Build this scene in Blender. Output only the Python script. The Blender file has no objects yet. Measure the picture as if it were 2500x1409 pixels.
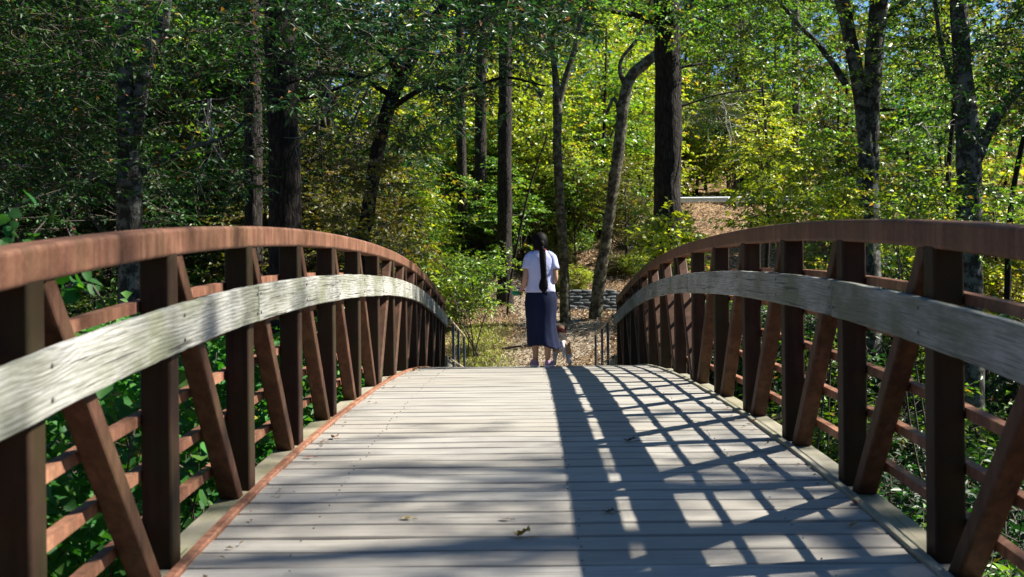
import bpy, bmesh, math, random
import numpy as np
from mathutils import Matrix, Vector, noise as mnoise
R = math.radians
rng = np.random.default_rng(11)
random.seed(4)
scene = bpy.context.scene
COL = scene.collection

# ------------------------------------------------------------------ camera
CF, CP, CY, CR = 2850.0, .00292, -.01092, -.01013      # focal length in photo pixels, pitch, yaw, roll
CO = np.array([-.10146, 0.0, .94265])
def _rz(a): c, s = math.cos(a), math.sin(a); return np.array([[c, -s, 0], [s, c, 0], [0, 0, 1.0]])
def _rx(a): c, s = math.cos(a), math.sin(a); return np.array([[1.0, 0, 0], [0, c, -s], [0, s, c]])
_M = _rx(CP) @ _rz(CY)
def at(px, py, Y):
    """the world point at distance Y (m, along the bridge) that the photograph shows at pixel px, py"""
    u, v = px - 1250.0, py - 704.5
    c, s = math.cos(CR), math.sin(CR)
    a, b = c * u + s * v, -s * u + c * v
    d = _M.T @ np.array([a / CF, 1.0, -b / CF])
    return CO + d * (Y - CO[1]) / d[1]
cam = bpy.data.objects.new("camera", bpy.data.cameras.new("camera"))
COL.objects.link(cam)
cam.data.sensor_width = 36.0
cam.data.lens = CF / 2500.0 * 36.0
cam.data.clip_start = .05
cam.data.clip_end = 900.0
c_, s_ = math.cos(CR), math.sin(CR)
row_r, row_f, row_u = _M[0], _M[1], _M[2]
rr = c_ * row_r + s_ * row_u
uu = -s_ * row_r + c_ * row_u
mw = Matrix.Identity(4)
for i in range(3):
    mw[i][0], mw[i][1], mw[i][2], mw[i][3] = rr[i], uu[i], -row_f[i], CO[i]
cam.matrix_world = mw
cam.data.dof.use_dof = True
cam.data.dof.focus_distance = 12.5
cam.data.dof.aperture_fstop = 4.0
scene.camera = cam

# ------------------------------------------------------------------ sky, sun, exposure
SUN = np.array([1.0, .20, .959]); SUN /= np.linalg.norm(SUN)
world = bpy.data.worlds.new("World"); scene.world = world; world.use_nodes = True
wn = world.node_tree.nodes; wn.clear()
sky = wn.new("ShaderNodeTexSky"); sky.sky_type = 'NISHITA'; sky.sun_disc = False
sky.sun_elevation = math.asin(SUN[2]); sky.ozone_density = 3.0; sky.dust_density = .3; sky.sun_rotation = math.atan2(SUN[0], SUN[1])
bg = wn.new("ShaderNodeBackground"); bg.inputs[1].default_value = .05
wo = wn.new("ShaderNodeOutputWorld")
tint = wn.new("ShaderNodeMix"); tint.data_type = 'RGBA'; tint.blend_type = 'MULTIPLY'; tint.inputs[0].default_value = 1.0
tint.inputs[7].default_value = (.72, .96, 1.20, 1)           # a deep clear autumn blue
world.node_tree.links.new(sky.outputs[0], tint.inputs[6]); world.node_tree.links.new(tint.outputs[2], bg.inputs[0]); world.node_tree.links.new(bg.outputs[0], wo.inputs[0])
sl = bpy.data.lights.new("sun", 'SUN'); sl.energy = 5.0; sl.angle = R(.55); sl.color = (1.0, .94, .84)
sun = bpy.data.objects.new("sun", sl); COL.objects.link(sun)
sun.rotation_euler = Vector(SUN).to_track_quat('Z', 'Y').to_euler()
scene.view_settings.view_transform = 'Standard'; scene.view_settings.look = 'None'
scene.view_settings.exposure = 1.5; scene.view_settings.gamma = 1.0
scene.view_settings.use_curve_mapping = False
scene.render.engine = 'CYCLES'
scene.cycles.max_bounces = 8; scene.cycles.diffuse_bounces = 4; scene.cycles.glossy_bounces = 2
scene.cycles.transmission_bounces = 5; scene.cycles.use_denoising = True
scene.cycles.caustics_reflective = False; scene.cycles.caustics_refractive = False

# ------------------------------------------------------------------ helpers: mesh, objects
def make_mesh(name, V, F, mat=None, smooth=False, rnd=None):
    """V (n,3); F a list of faces or an (m,k) array"""
    V = np.asarray(V, dtype=np.float32).reshape(-1, 3)
    me = bpy.data.meshes.new(name)
    if isinstance(F, np.ndarray):
        m, k = F.shape
        me.vertices.add(len(V)); me.vertices.foreach_set("co", V.ravel())
        me.loops.add(m * k); me.loops.foreach_set("vertex_index", F.astype(np.int32).ravel())
        me.polygons.add(m)
        me.polygons.foreach_set("loop_start", np.arange(0, m * k, k, dtype=np.int32))
        try: me.polygons.foreach_set("loop_total", np.full(m, k, dtype=np.int32))
        except Exception: pass
        me.update(calc_edges=True)
    else:
        me.from_pydata(V.tolist(), [], F)
        me.update()
    n = len(me.polygons)
    if smooth: me.polygons.foreach_set("use_smooth", np.ones(n, dtype=bool))
    if rnd is not None:
        a = me.attributes.new("rnd", 'FLOAT', 'FACE'); a.data.foreach_set("value", np.asarray(rnd, dtype=np.float32))
    if mat: me.materials.append(mat)
    return me
class MB:
    def __init__(s): s.V = []; s.F = []
    def add(s, V, F):
        o = len(s.V); s.V += [tuple(v) for v in V]; s.F += [tuple(i + o for i in f) for f in F]
    def mesh(s, name, mat, smooth=False): return make_mesh(name, s.V, s.F, mat, smooth)
def tag(o, label=None, cat=None, group=None, kind=None):
    if label: o['label'] = label
    if cat: o['category'] = cat
    if group: o['group'] = group
    if kind: o['kind'] = kind
    return o
def thing(name, loc, label, cat, group=None):
    o = bpy.data.objects.new(name, None); COL.objects.link(o); o.location = loc
    o.empty_display_size = .2
    return tag(o, label, cat, group)
def obj(name, me, parent=None, local=False):
    """link a mesh as an object; mesh in world coordinates unless local"""
    o = bpy.data.objects.new(name, me); COL.objects.link(o)
    if parent is not None:
        o.parent = parent
        if not local:
            base = Matrix.Translation(parent.location)
            if parent.parent: base = Matrix.Translation(parent.parent.location)
            o.matrix_parent_inverse = base.inverted() if not parent.parent else Matrix.Identity(4)
    return o
def copy_tree(root):
    r = root.copy(); COL.objects.link(r)
    for ch in root.children:
        c = ch.copy(); COL.objects.link(c); c.parent = r
    return r
def unit(v): v = np.asarray(v, float); return v / (np.linalg.norm(v, axis=-1, keepdims=True) + 1e-9)
def rrect(w, h, r, n=3):
    """a rounded rectangle, counter-clockwise"""
    P = []
    for cx, cy, a0 in ((w/2-r, h/2-r, 0), (-w/2+r, h/2-r, 90), (-w/2+r, -h/2+r, 180), (w/2-r, -h/2+r, 270)):
        for k in range(n): a = R(a0 + 90 * k / (n - 1)); P.append((cx + r * math.cos(a), cy + r * math.sin(a)))
    return P
def sweep(path, prof, side=None, caps=True, scales=None):
    """a closed profile (side, up) carried along path"""
    path = np.asarray(path, float); n = len(path); k = len(prof)
    T = unit(np.gradient(path, axis=0)); V = []; F = []
    for i in range(n):
        if side is not None: S = np.asarray(side, float)
        else:
            ref = np.array([0, 0, 1.0]) if abs(T[i][2]) < .9 else np.array([0, 1.0, 0]); S = unit(np.cross(T[i], ref))
        U = unit(np.cross(S, T[i])); sc = 1 if scales is None else scales[i]
        for a, b in prof: V.append(path[i] + S * a * sc + U * b * sc)
    for i in range(n - 1):
        for j in range(k):
            F.append((i*k+j, i*k+(j+1) % k, (i+1)*k+(j+1) % k, (i+1)*k+j))
    if caps: F.append(tuple(range(k-1, -1, -1))); F.append(tuple((n-1)*k+j for j in range(k)))
    return V, F
def boxv(x0, x1, y0, y1, z0, z1, b=0):
    """a box; with b its upper edges are chamfered"""
    if not b:
        V = [(x0,y0,z0),(x1,y0,z0),(x1,y1,z0),(x0,y1,z0),(x0,y0,z1),(x1,y0,z1),(x1,y1,z1),(x0,y1,z1)]
        return V, [(3,2,1,0),(4,5,6,7),(0,1,5,4),(1,2,6,5),(2,3,7,6),(3,0,4,7)]
    V = [(x0,y0,z0),(x1,y0,z0),(x1,y1,z0),(x0,y1,z0),(x0,y0,z1-b),(x1,y0,z1-b),(x1,y1,z1-b),(x0,y1,z1-b),
         (x0+b,y0+b,z1),(x1-b,y0+b,z1),(x1-b,y1-b,z1),(x0+b,y1-b,z1)]
    return V, [(3,2,1,0),(0,1,5,4),(1,2,6,5),(2,3,7,6),(3,0,4,7),(4,5,9,8),(5,6,10,9),(6,7,11,10),(7,4,8,11),(8,9,10,11)]
def spline(P, step):
    """Catmull-Rom through P (rows may carry radii), about one point per step"""
    P = np.asarray(P, float); Q = np.vstack([2*P[0]-P[1], P, 2*P[-1]-P[-2]]); out = []
    for i in range(1, len(Q) - 2):
        a, b, c, d = Q[i-1:i+3]; m = max(2, int(np.linalg.norm((c-b)[:3]) / step))
        for t in np.arange(m) / m:
            out.append(.5*((2*b) + (c-a)*t + (2*a-5*b+4*c-d)*t*t + (-a+3*b-3*c+d)*t**3))
    out.append(P[-1]); return np.array(out)
def tube(P, seg=8, step=.25, rough=0.0, seed=0, cap=True):
    """round limb through rows (x,y,z,r); bark unevenness by noise"""
    S = spline(P, step); T = unit(np.gradient(S[:, :3], axis=0)); n = len(S)
    ref = np.array([0, 1.0, 0]) if abs(T[0][1]) < .9 else np.array([1.0, 0, 0])
    V = []; F = []
    for i in range(n):
        A = unit(np.cross(T[i], ref)); B = np.cross(T[i], A)
        for j in range(seg):
            a = 2*math.pi*j/seg; d = A*math.cos(a) + B*math.sin(a); r = max(S[i, 3], .002)
            if rough:
                p = S[i, :3] + d*r
                r *= 1 + rough*mnoise.noise(Vector((p[0]*5+seed, p[1]*5, p[2]*1.6))) + .6*rough*mnoise.noise(Vector((p[0]*14, p[1]*14+seed, p[2]*4)))
            V.append(S[i, :3] + d*r)
    for i in range(n-1):
        for j in range(seg): F.append((i*seg+j, i*seg+(j+1) % seg, (i+1)*seg+(j+1) % seg, (i+1)*seg+j))
    if cap: F.append(tuple((n-1)*seg+j for j in range(seg)))
    return V, F

# ------------------------------------------------------------------ helpers: materials
class N:
    def __init__(s, name):
        s.m = bpy.data.materials.new(name); s.m.use_nodes = True; s.t = s.m.node_tree; s.t.nodes.clear()
        s.out = s.n("ShaderNodeOutputMaterial")
    def n(s, t, **kw):
        x = s.t.nodes.new(t)
        for k, v in kw.items(): setattr(x, k, v)
        return x
    def l(s, a, b): s.t.links.new(a, b)
    def noise(s, vec, scale, detail=4, rough=.6, dist=0):
        x = s.n("ShaderNodeTexNoise"); x.inputs['Scale'].default_value = scale; x.inputs['Detail'].default_value = detail
        x.inputs['Roughness'].default_value = rough; x.inputs['Distortion'].default_value = dist
        if vec: s.l(vec, x.inputs['Vector'])
        return x.outputs['Fac']
    def map(s, vec, sc=(1,1,1), loc=None):
        x = s.n("ShaderNodeMapping"); s.l(vec, x.inputs[0]); x.inputs['Scale'].default_value = sc
        if loc is not None: s.l(loc, x.inputs['Location'])
        return x.outputs[0]
    def ramp(s, f, stops):
        x = s.n("ShaderNodeValToRGB"); e = x.color_ramp.elements
        while len(e) < len(stops): e.new(.5)
        for i, (p, c) in enumerate(stops):
            e[i].position = p; e[i].color = (c, c, c, 1) if isinstance(c, (int, float)) else (*c, 1)
        s.l(f, x.inputs[0]); return x.outputs[0]
    def mix(s, f, a, b, mode='MIX'):
        x = s.n("ShaderNodeMix", data_type='RGBA', blend_type=mode)
        for sock, v in ((x.inputs[0], f), (x.inputs[6], a), (x.inputs[7], b)):
            if isinstance(v, (int, float)): sock.default_value = v
            elif isinstance(v, tuple): sock.default_value = (*v, 1)
            else: s.l(v, sock)
        return x.outputs[2]
    def math(s, op, a, b=0):
        x = s.n("ShaderNodeMath", operation=op)
        for sock, v in ((x.inputs[0], a), (x.inputs[1], b)):
            if isinstance(v, (int, float)): sock.default_value = v
            else: s.l(v, sock)
        return x.outputs[0]
    def bump(s, h, strength=.5, dist=.01):
        x = s.n("ShaderNodeBump"); x.inputs['Strength'].default_value = strength; x.inputs['Distance'].default_value = dist
        s.l(h, x.inputs['Height']); return x.outputs[0]
    def bsdf(s, col, rough=.7, spec=.3, normal=None):
        x = s.n("ShaderNodeBsdfPrincipled")
        if isinstance(col, tuple): x.inputs['Base Color'].default_value = (*col, 1)
        else: s.l(col, x.inputs['Base Color'])
        if isinstance(rough, (int, float)): x.inputs['Roughness'].default_value = rough
        else: s.l(rough, x.inputs['Roughness'])
        x.inputs['Specular IOR Level'].default_value = spec
        if normal: s.l(normal, x.inputs['Normal'])
        return x
    def done(s, sh): s.l(sh.outputs[0] if hasattr(sh, 'outputs') else sh, s.out.inputs[0]); return s.m
    def coord(s, which='Object'): return s.n("ShaderNodeTexCoord").outputs[which]
    def pos(s): return s.n("ShaderNodeNewGeometry").outputs['Position']
    def orand(s): return s.n("ShaderNodeObjectInfo").outputs['Random']
    def attr(s, a): x = s.n("ShaderNodeAttribute"); x.attribute_name = a; return x.outputs['Fac']

def leaf_mat(name, stops, trans, tcol, rough=.45, spec=.35):
    """leaf: colour by leaf, light passing through"""
    k = N(name); r = k.attr("rnd"); o = k.orand()
    f = k.math('FRACT', k.math('ADD', r, k.math('MULTIPLY', o, .35)))
    c = k.ramp(r, stops)
    hs = k.n("ShaderNodeHueSaturation"); k.l(c, hs.inputs['Color'])
    k.l(k.math('ADD', .487, k.math('MULTIPLY', o, .026)), hs.inputs['Hue'])
    k.l(k.math('ADD', .8, k.math('MULTIPLY', f, .4)), hs.inputs['Value'])
    b = k.bsdf(hs.outputs[0], rough, spec)
    t = k.n("ShaderNodeBsdfTranslucent"); k.l(k.mix(1.0, hs.outputs[0], tuple(v*trans*1.1 for v in tcol), 'MULTIPLY'), t.inputs[0])
    m = k.n("ShaderNodeAddShader"); k.l(b.outputs[0], m.inputs[0]); k.l(t.outputs[0], m.inputs[1])
    return k.done(m)
def plain(name, col, rough=.7, spec=.3, var=.15, scale=8, bump=0):
    k = N(name); nz = k.noise(k.coord(), scale)
    c = k.mix(nz, tuple(v*(1-var) for v in col), tuple(min(1, v*(1+var)) for v in col))
    return k.done(k.bsdf(c, rough, spec, k.bump(nz, bump) if bump else None))

def plank_wood(name, lo, hi, axis, moss=0.0):
    """grey weathered boards, grain along an axis, tint by board"""
    k = N(name); co = k.coord(); o = k.orand()
    off = k.n("ShaderNodeCombineXYZ"); 
    for i in range(3): k.l(k.math('MULTIPLY', o, 37.0 + 11*i), off.inputs[i])
    sc = {'x': (1.2, 26, 26), 'y': (26, 1.2, 26)}[axis]
    g = k.noise(k.map(co, sc, off.outputs[0]), 1.6, 6, .65, .35)
    g2 = k.noise(k.map(co, {'x': (3, 120, 60), 'y': (120, 3, 60)}[axis], off.outputs[0]), 1.0, 3, .6)
    big = k.noise(k.map(co, (1.1, 1.1, 1.1), off.outputs[0]), 1.5, 3, .55)
    c = k.mix(k.ramp(g, [(.3, 0.0), (.7, 1.0)]), lo, hi)
    c = k.mix(k.math('MULTIPLY', k.ramp(g2, [(.5, 1.0), (.62, 0.0)]), .0), c, (.05, .045, .04))
    c = k.mix(k.ramp(big, [(.35, .0), (.7, .45)]), c, tuple(v*.62 for v in lo))
    c = k.mix(k.math('MULTIPLY', o, .55), c, tuple(v*.66 for v in hi))
    # warm and cool boards differ a little
    c = k.mix(.22, c, k.ramp(k.math('FRACT', k.math('MULTIPLY', o, 7.31)), [(.2, (.28, .245, .205)), (.8, (.33, .335, .34))]))
    crack = k.ramp(k.noise(k.map(co, {'x': (.9, 70, 40), 'y': (70, .9, 40)}[axis], off.outputs[0]), 1.0, 2, .5), [(.67, 0.0), (.72, .75)])
    c = k.mix(crack, c, (.06, .05, .045))
    h = k.math('SUBTRACT', k.math('ADD', k.math('MULTIPLY', g, .6), k.math('MULTIPLY', g2, .4)), crack)
    if axis == 'x':
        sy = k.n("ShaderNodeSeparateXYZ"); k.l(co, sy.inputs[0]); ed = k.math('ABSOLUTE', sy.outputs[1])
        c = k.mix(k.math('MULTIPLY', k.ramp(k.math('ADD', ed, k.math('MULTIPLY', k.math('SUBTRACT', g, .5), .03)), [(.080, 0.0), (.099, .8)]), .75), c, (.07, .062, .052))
        stn = k.ramp(k.noise(k.map(k.pos(), (1.4, 2.2, 1)), 1.3, 5, .65), [(.48, 0.0), (.78, .45)]); c = k.mix(stn, c, (.15, .14, .125))
    if moss:
        c = k.mix(k.math('MULTIPLY', k.ramp(k.noise(k.pos(), 2.3, 5), [(.45, 0.0), (.65, 1.0)]), moss), c, (.11, .12, .035))
    return k.done(k.bsdf(c, k.math('ADD', .5, k.math('MULTIPLY', g, .25)), .35, k.bump(h, .45, .004)))
def rail_wood(name):
    """thick weathered rail board: wavy growth rings, knots"""
    k = N(name); o = k.orand(); u, v = k.attr("along"), k.attr("across")
    cb = k.n("ShaderNodeCombineXYZ"); k.l(k.math('ADD', u, k.math('MULTIPLY', o, 31.0)), cb.inputs[0]); k.l(v, cb.inputs[1]); k.l(k.math('MULTIPLY', o, 9.0), cb.inputs[2]); co = cb.outputs[0]
    warp = k.noise(k.map(co, (1.1, 3.2, 1)), 1.0, 3, .5)
    vo = k.n("ShaderNodeTexVoronoi"); vo.inputs['Scale'].default_value = 1.0; k.l(k.map(co, (.75, 3.0, 1)), vo.inputs['Vector'])
    knot = k.ramp(vo.outputs['Distance'], [(.0, 1.0), (.20, 0.0)])
    ph = k.math('ADD', k.math('MULTIPLY', v, 330), k.math('ADD', k.math('MULTIPLY', warp, 27), k.math('MULTIPLY', knot, 14)))
    ring = k.math('ADD', .5, k.math('MULTIPLY', k.math('SINE', ph), .5))
    fine = k.noise(k.map(co, (5, 170, 1)), 1.0, 5, .65)
    blot = k.noise(k.map(co, (1.3, 3, 1)), 1.0, 5, .65)
    c = k.mix(k.math('MULTIPLY', k.ramp(ring, [(.0, 1.0), (.6, 0.0)]), k.ramp(k.noise(k.map(co, (.9, 6, 1)), 1.7, 3), [(.44, .02), (.74, .42)])), (.41, .41, .385), (.14, .14, .12))
    c = k.mix(k.ramp(fine, [(.38, .75), (.58, 0.0)]), c, (.13, .13, .11))
    c = k.mix(k.ramp(blot, [(.42, 0.0), (.64, .85)]), c, (.13, .14, .085))
    c = k.mix(k.ramp(vo.outputs['Distance'], [(.018, .8), (.045, 0.0)]), c, (.09, .075, .055))
    chk = k.ramp(k.noise(k.map(co, (1.3, 60, 1)), 1.0, 3, .55), [(.62, 0.0), (.66, .85)])
    c = k.mix(chk, c, (.05, .048, .04))
    h = k.math('SUBTRACT', k.math('ADD', k.math('MULTIPLY', ring, .5), fine), chk)
    return k.done(k.bsdf(c, .75, .25, k.bump(h, .55, .005)))
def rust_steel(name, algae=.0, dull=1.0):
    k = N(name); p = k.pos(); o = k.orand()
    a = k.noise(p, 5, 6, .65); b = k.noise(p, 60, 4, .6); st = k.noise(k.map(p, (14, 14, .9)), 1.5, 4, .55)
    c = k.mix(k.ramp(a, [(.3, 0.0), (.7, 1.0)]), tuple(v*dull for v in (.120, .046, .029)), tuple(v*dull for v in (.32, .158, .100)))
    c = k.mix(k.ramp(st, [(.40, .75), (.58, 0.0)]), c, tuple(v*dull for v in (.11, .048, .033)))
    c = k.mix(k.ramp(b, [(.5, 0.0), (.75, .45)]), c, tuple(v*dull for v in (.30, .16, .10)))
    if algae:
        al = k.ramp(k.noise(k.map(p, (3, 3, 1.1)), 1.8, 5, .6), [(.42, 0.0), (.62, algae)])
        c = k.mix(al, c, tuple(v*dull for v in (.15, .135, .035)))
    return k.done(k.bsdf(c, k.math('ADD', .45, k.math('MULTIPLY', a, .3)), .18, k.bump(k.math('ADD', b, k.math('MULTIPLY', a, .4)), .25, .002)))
def bark(name, lo, hi, plate, patch=None, sc=1.0):
    k = N(name); p = k.pos()
    nzv = k.n("ShaderNodeTexNoise"); nzv.inputs['Scale'].default_value = 9; nzv.inputs['Detail'].default_value = 4; k.l(k.map(p, (1, 1, .4)), nzv.inputs['Vector'])
    vm = k.n("ShaderNodeVectorMath", operation='SCALE'); k.l(nzv.outputs['Color'], vm.inputs[0]); vm.inputs['Scale'].default_value = .10
    wv = k.n("ShaderNodeVectorMath", operation='ADD'); k.l(p, wv.inputs[0]); k.l(vm.outputs[0], wv.inputs[1])
    vo = k.n("ShaderNodeTexVoronoi", feature='DISTANCE_TO_EDGE'); vo.inputs['Scale'].default_value = plate; k.l(k.map(wv.outputs[0], (1, 1, .22)), vo.inputs['Vector'])
    rid = k.noise(k.map(wv.outputs[0], (plate*1.2, plate*1.2, plate*.14)), 1.0, 5, .7)
    e = k.math('MULTIPLY', k.ramp(vo.outputs['Distance'], [(.0, .25), (.22, 1.0)]), k.ramp(rid, [(.32, .15), (.62, 1.0)]))
    f = k.noise(k.map(p, (1, 1, .5)), 45, 5, .7)
    c = k.mix(k.math('MULTIPLY', e, k.ramp(f, [(.25, .35), (.75, 1.0)])), lo, hi)
    if patch:
        pt = k.ramp(k.noise(k.map(p, (1, 1, 1.1)), 5.5, 6, .7), [(.47, 0.0), (.57, .85)])
        c = k.mix(k.math('MULTIPLY', pt, k.ramp(f, [(.3, .5), (.6, 1.0)])), c, patch)
    return k.done(k.bsdf(c, .9, .15, k.bump(k.math('ADD', e, k.math('MULTIPLY', f, .5)), .9, .03*sc)))

M = {}
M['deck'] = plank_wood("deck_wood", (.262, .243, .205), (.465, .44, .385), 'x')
M['edge_wood'] = plank_wood("edge_wood", (.22, .20, .13), (.42, .38, .26), 'y', .45)
M['skirt'] = plank_wood("skirt_wood", (.16, .16, .12), (.30, .30, .23), 'y', .4)
M['rail'] = rail_wood("rail_wood")
M['chord'] = rust_steel("rusted_chord_steel", .12, .82)
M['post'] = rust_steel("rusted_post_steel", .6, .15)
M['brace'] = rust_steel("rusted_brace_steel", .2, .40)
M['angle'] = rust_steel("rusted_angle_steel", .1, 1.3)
M['screw'] = plain("screw_steel", (.12, .11, .10), .5, .5)
M['pine_bark'] = bark("pine_bark", (.010, .008, .007), (.088, .074, .066), 13.0)
M['dark_bark'] = bark("dark_bark", (.010, .008, .007), (.055, .044, .036), 20.0, None, .6)
M['pale_bark'] = bark("pale_bark", (.022, .021, .018), (.085, .082, .07), 22.0, (.20, .21, .195), .3)
M['grey_bark'] = bark("grey_bark", (.03, .025, .018), (.10, .085, .06), 26.0, (.21, .20, .14), .3)
M['twig'] = plain("twig_wood", (.09, .075, .06), .85, .2, .3)
M['pale_twig'] = plain("pale_dead_wood", (.34, .33, .31), .85, .2, .3)
M['far'] = leaf_mat("far_leaf", [(0, (.05, .10, .014)), (.4, (.11, .17, .018)), (.8, (.22, .24, .026)), (1, (.30, .22, .03))], .5, (1.5, 1.5, .5))
GT = (1.0, 1.15, .35)
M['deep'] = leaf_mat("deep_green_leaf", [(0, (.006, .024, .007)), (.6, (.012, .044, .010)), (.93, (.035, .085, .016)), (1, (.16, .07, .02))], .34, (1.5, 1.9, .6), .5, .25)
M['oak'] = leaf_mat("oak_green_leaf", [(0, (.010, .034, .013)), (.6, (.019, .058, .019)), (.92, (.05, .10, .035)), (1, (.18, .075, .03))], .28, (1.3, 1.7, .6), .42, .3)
M['mid'] = leaf_mat("mid_green_leaf", [(0, (.03, .08, .013)), (.5, (.065, .14, .018)), (.9, (.15, .20, .022)), (1, (.26, .16, .03))], .45, (1.9, 2.0, .55))
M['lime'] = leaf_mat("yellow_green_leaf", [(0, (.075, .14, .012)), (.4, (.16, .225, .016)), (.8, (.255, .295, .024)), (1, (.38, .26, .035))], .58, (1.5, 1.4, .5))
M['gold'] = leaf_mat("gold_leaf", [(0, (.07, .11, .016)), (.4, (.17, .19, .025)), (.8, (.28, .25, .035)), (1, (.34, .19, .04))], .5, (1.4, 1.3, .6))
M['olive'] = leaf_mat("olive_leaf", [(0, (.035, .05, .012)), (.5, (.07, .075, .014)), (.85, (.13, .105, .02)), (1, (.16, .09, .03))], .42, (1.7, 1.7, .5))
M['vine'] = leaf_mat("vine_leaf", [(0, (.014, .06, .013)), (.6, (.03, .105, .022)), (.94, (.07, .15, .028)), (1, (.2, .16, .03))], .38, (1.6, 2.1, .4), .5, .14)
M['needle'] = leaf_mat("pine_needle", [(0, (.02, .055, .022)), (.7, (.04, .085, .03)), (1, (.20, .13, .05))], .25, (1.5, 1.6, .7))
M['litter'] = leaf_mat("dry_leaf", [(0, (.08, .052, .034)), (.35, (.18, .135, .086)), (.75, (.34, .285, .195)), (1, (.53, .465, .35))], .12, (1.2, 1.0, .8), .7, .2)
M['grassm'] = leaf_mat("grass_blade", [(0, (.12, .17, .035)), (.6, (.24, .28, .06)), (1, (.40, .38, .13))], .4, (1.6, 1.7, .5))

# ------------------------------------------------------------------ leaves, sprays, crowns
def rv(n): return unit(rng.normal(size=(n, 3)))
def leaf_geo(P, D, Nn, L, W, fold=.25, droop=.12):
    """two folded triangles for every leaf"""
    n = len(P); D = unit(D); S = unit(np.cross(D, Nn)); U = np.cross(S, D)
    L = np.broadcast_to(np.asarray(L), (n,))[:, None]; W = np.broadcast_to(np.asarray(W), (n,))[:, None]
    a = P; t = P + D*L - U*L*droop; m = P + D*L*.46
    l = m + S*W*.5 + U*W*fold; r = m - S*W*.5 + U*W*fold
    V = np.stack([a, l, t, r], 1).reshape(-1, 3)
    i = np.arange(n)[:, None]*4
    F = np.stack([i + [0, 1, 2], i + [0, 2, 3]], 1).reshape(-1, 3)
    return V, F
def stick_geo(A, B, ra, rb):
    """three-sided twigs"""
    n = len(A); D = unit(B - A); X = unit(np.cross(D, rv(n))); Y = np.cross(D, X)
    ra = np.broadcast_to(ra, (n,))[:, None]; rb = np.broadcast_to(rb, (n,))[:, None]
    V = []
    for P, r in ((A, ra), (B, rb)):
        for k in range(3): a = 2*math.pi*k/3; V.append(P + (X*math.cos(a) + Y*math.sin(a))*r)
    V = np.stack(V, 1).reshape(-1, 3); i = np.arange(n)[:, None]*6
    F = np.stack([i + f for f in ([0, 1, 4, 3], [1, 2, 5, 4], [2, 0, 3, 5])], 1).reshape(-1, 4)
    return V, F
def sprays(C, out, tw=4, k=7, length=.55, leaf=.11, aspect=.5, flat=.6, jit=.3):
    """leafy twigs: from every centre C some twigs grow, mostly outward, leaves set along both sides"""
    n = len(C); Cn = np.repeat(C, tw, 0); O = np.repeat(out, tw, 0); m = n*tw
    d = O*.7 + rv(m)*1.0; d[:, 2] *= (1-flat); d[:, 2] -= .08; d = unit(d)
    Ln = length*rng.uniform(.55, 1.25, m)
    E = Cn + d*Ln[:, None]; E[:, 2] -= .12*Ln
    TV, TF = stick_geo(Cn, E, .006, .002)
    t = np.tile(np.linspace(.22, 1.0, k), m); P0 = np.repeat(Cn, k, 0); E0 = np.repeat(E, k, 0); dd = np.repeat(d, k, 0)
    P = P0 + (E0-P0)*(t + rng.uniform(-.04, .04, m*k))[:, None]
    side = unit(np.cross(dd, np.array([0, 0, 1.0]) + rv(m*k)*.25)); sg = np.where(np.arange(m*k) % 2, 1.0, -1.0)[:, None]
    last = (np.arange(m*k) % k == k-1)[:, None]
    D = dd*.55 + side*sg*np.where(last, .05, .85) + rv(m*k)*jit; D[:, 2] -= .18
    Nn = np.array([0, 0, 1.0]) + rv(m*k)*.85
    Ls = leaf*rng.uniform(.6, 1.25, m*k)
    V, F = leaf_geo(P, D, Nn, Ls, Ls*aspect*rng.uniform(.8, 1.2, m*k))
    base = np.repeat(np.repeat(rng.uniform(0, 1, n), tw), k)
    rr_ = np.clip(.55*base + .45*rng.uniform(0, 1, m*k), 0, 1); rr_[rng.random(m*k) < .02] = 1.0
    return V, F, np.repeat(rr_, 2), TV, TF
def ell_pts(n, R_, H_, hollow=.45, low=0.0, lobes=5, seed=0):
    """points through a lumpy crown volume, z from 0 to H"""
    g = np.random.default_rng(seed); d = unit(g.normal(size=(n, 3)))
    r = (hollow + (1-hollow)*g.uniform(0, 1, n)**.6)
    L = unit(g.normal(size=(lobes, 3))); b = np.max(d @ L.T, axis=1); r *= .62 + .42*np.clip(b, 0, 1)
    P = d*r[:, None]*np.array([R_, R_, H_/2]); P[:, 2] += H_/2
    return P
CR_CACHE = {}
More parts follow.
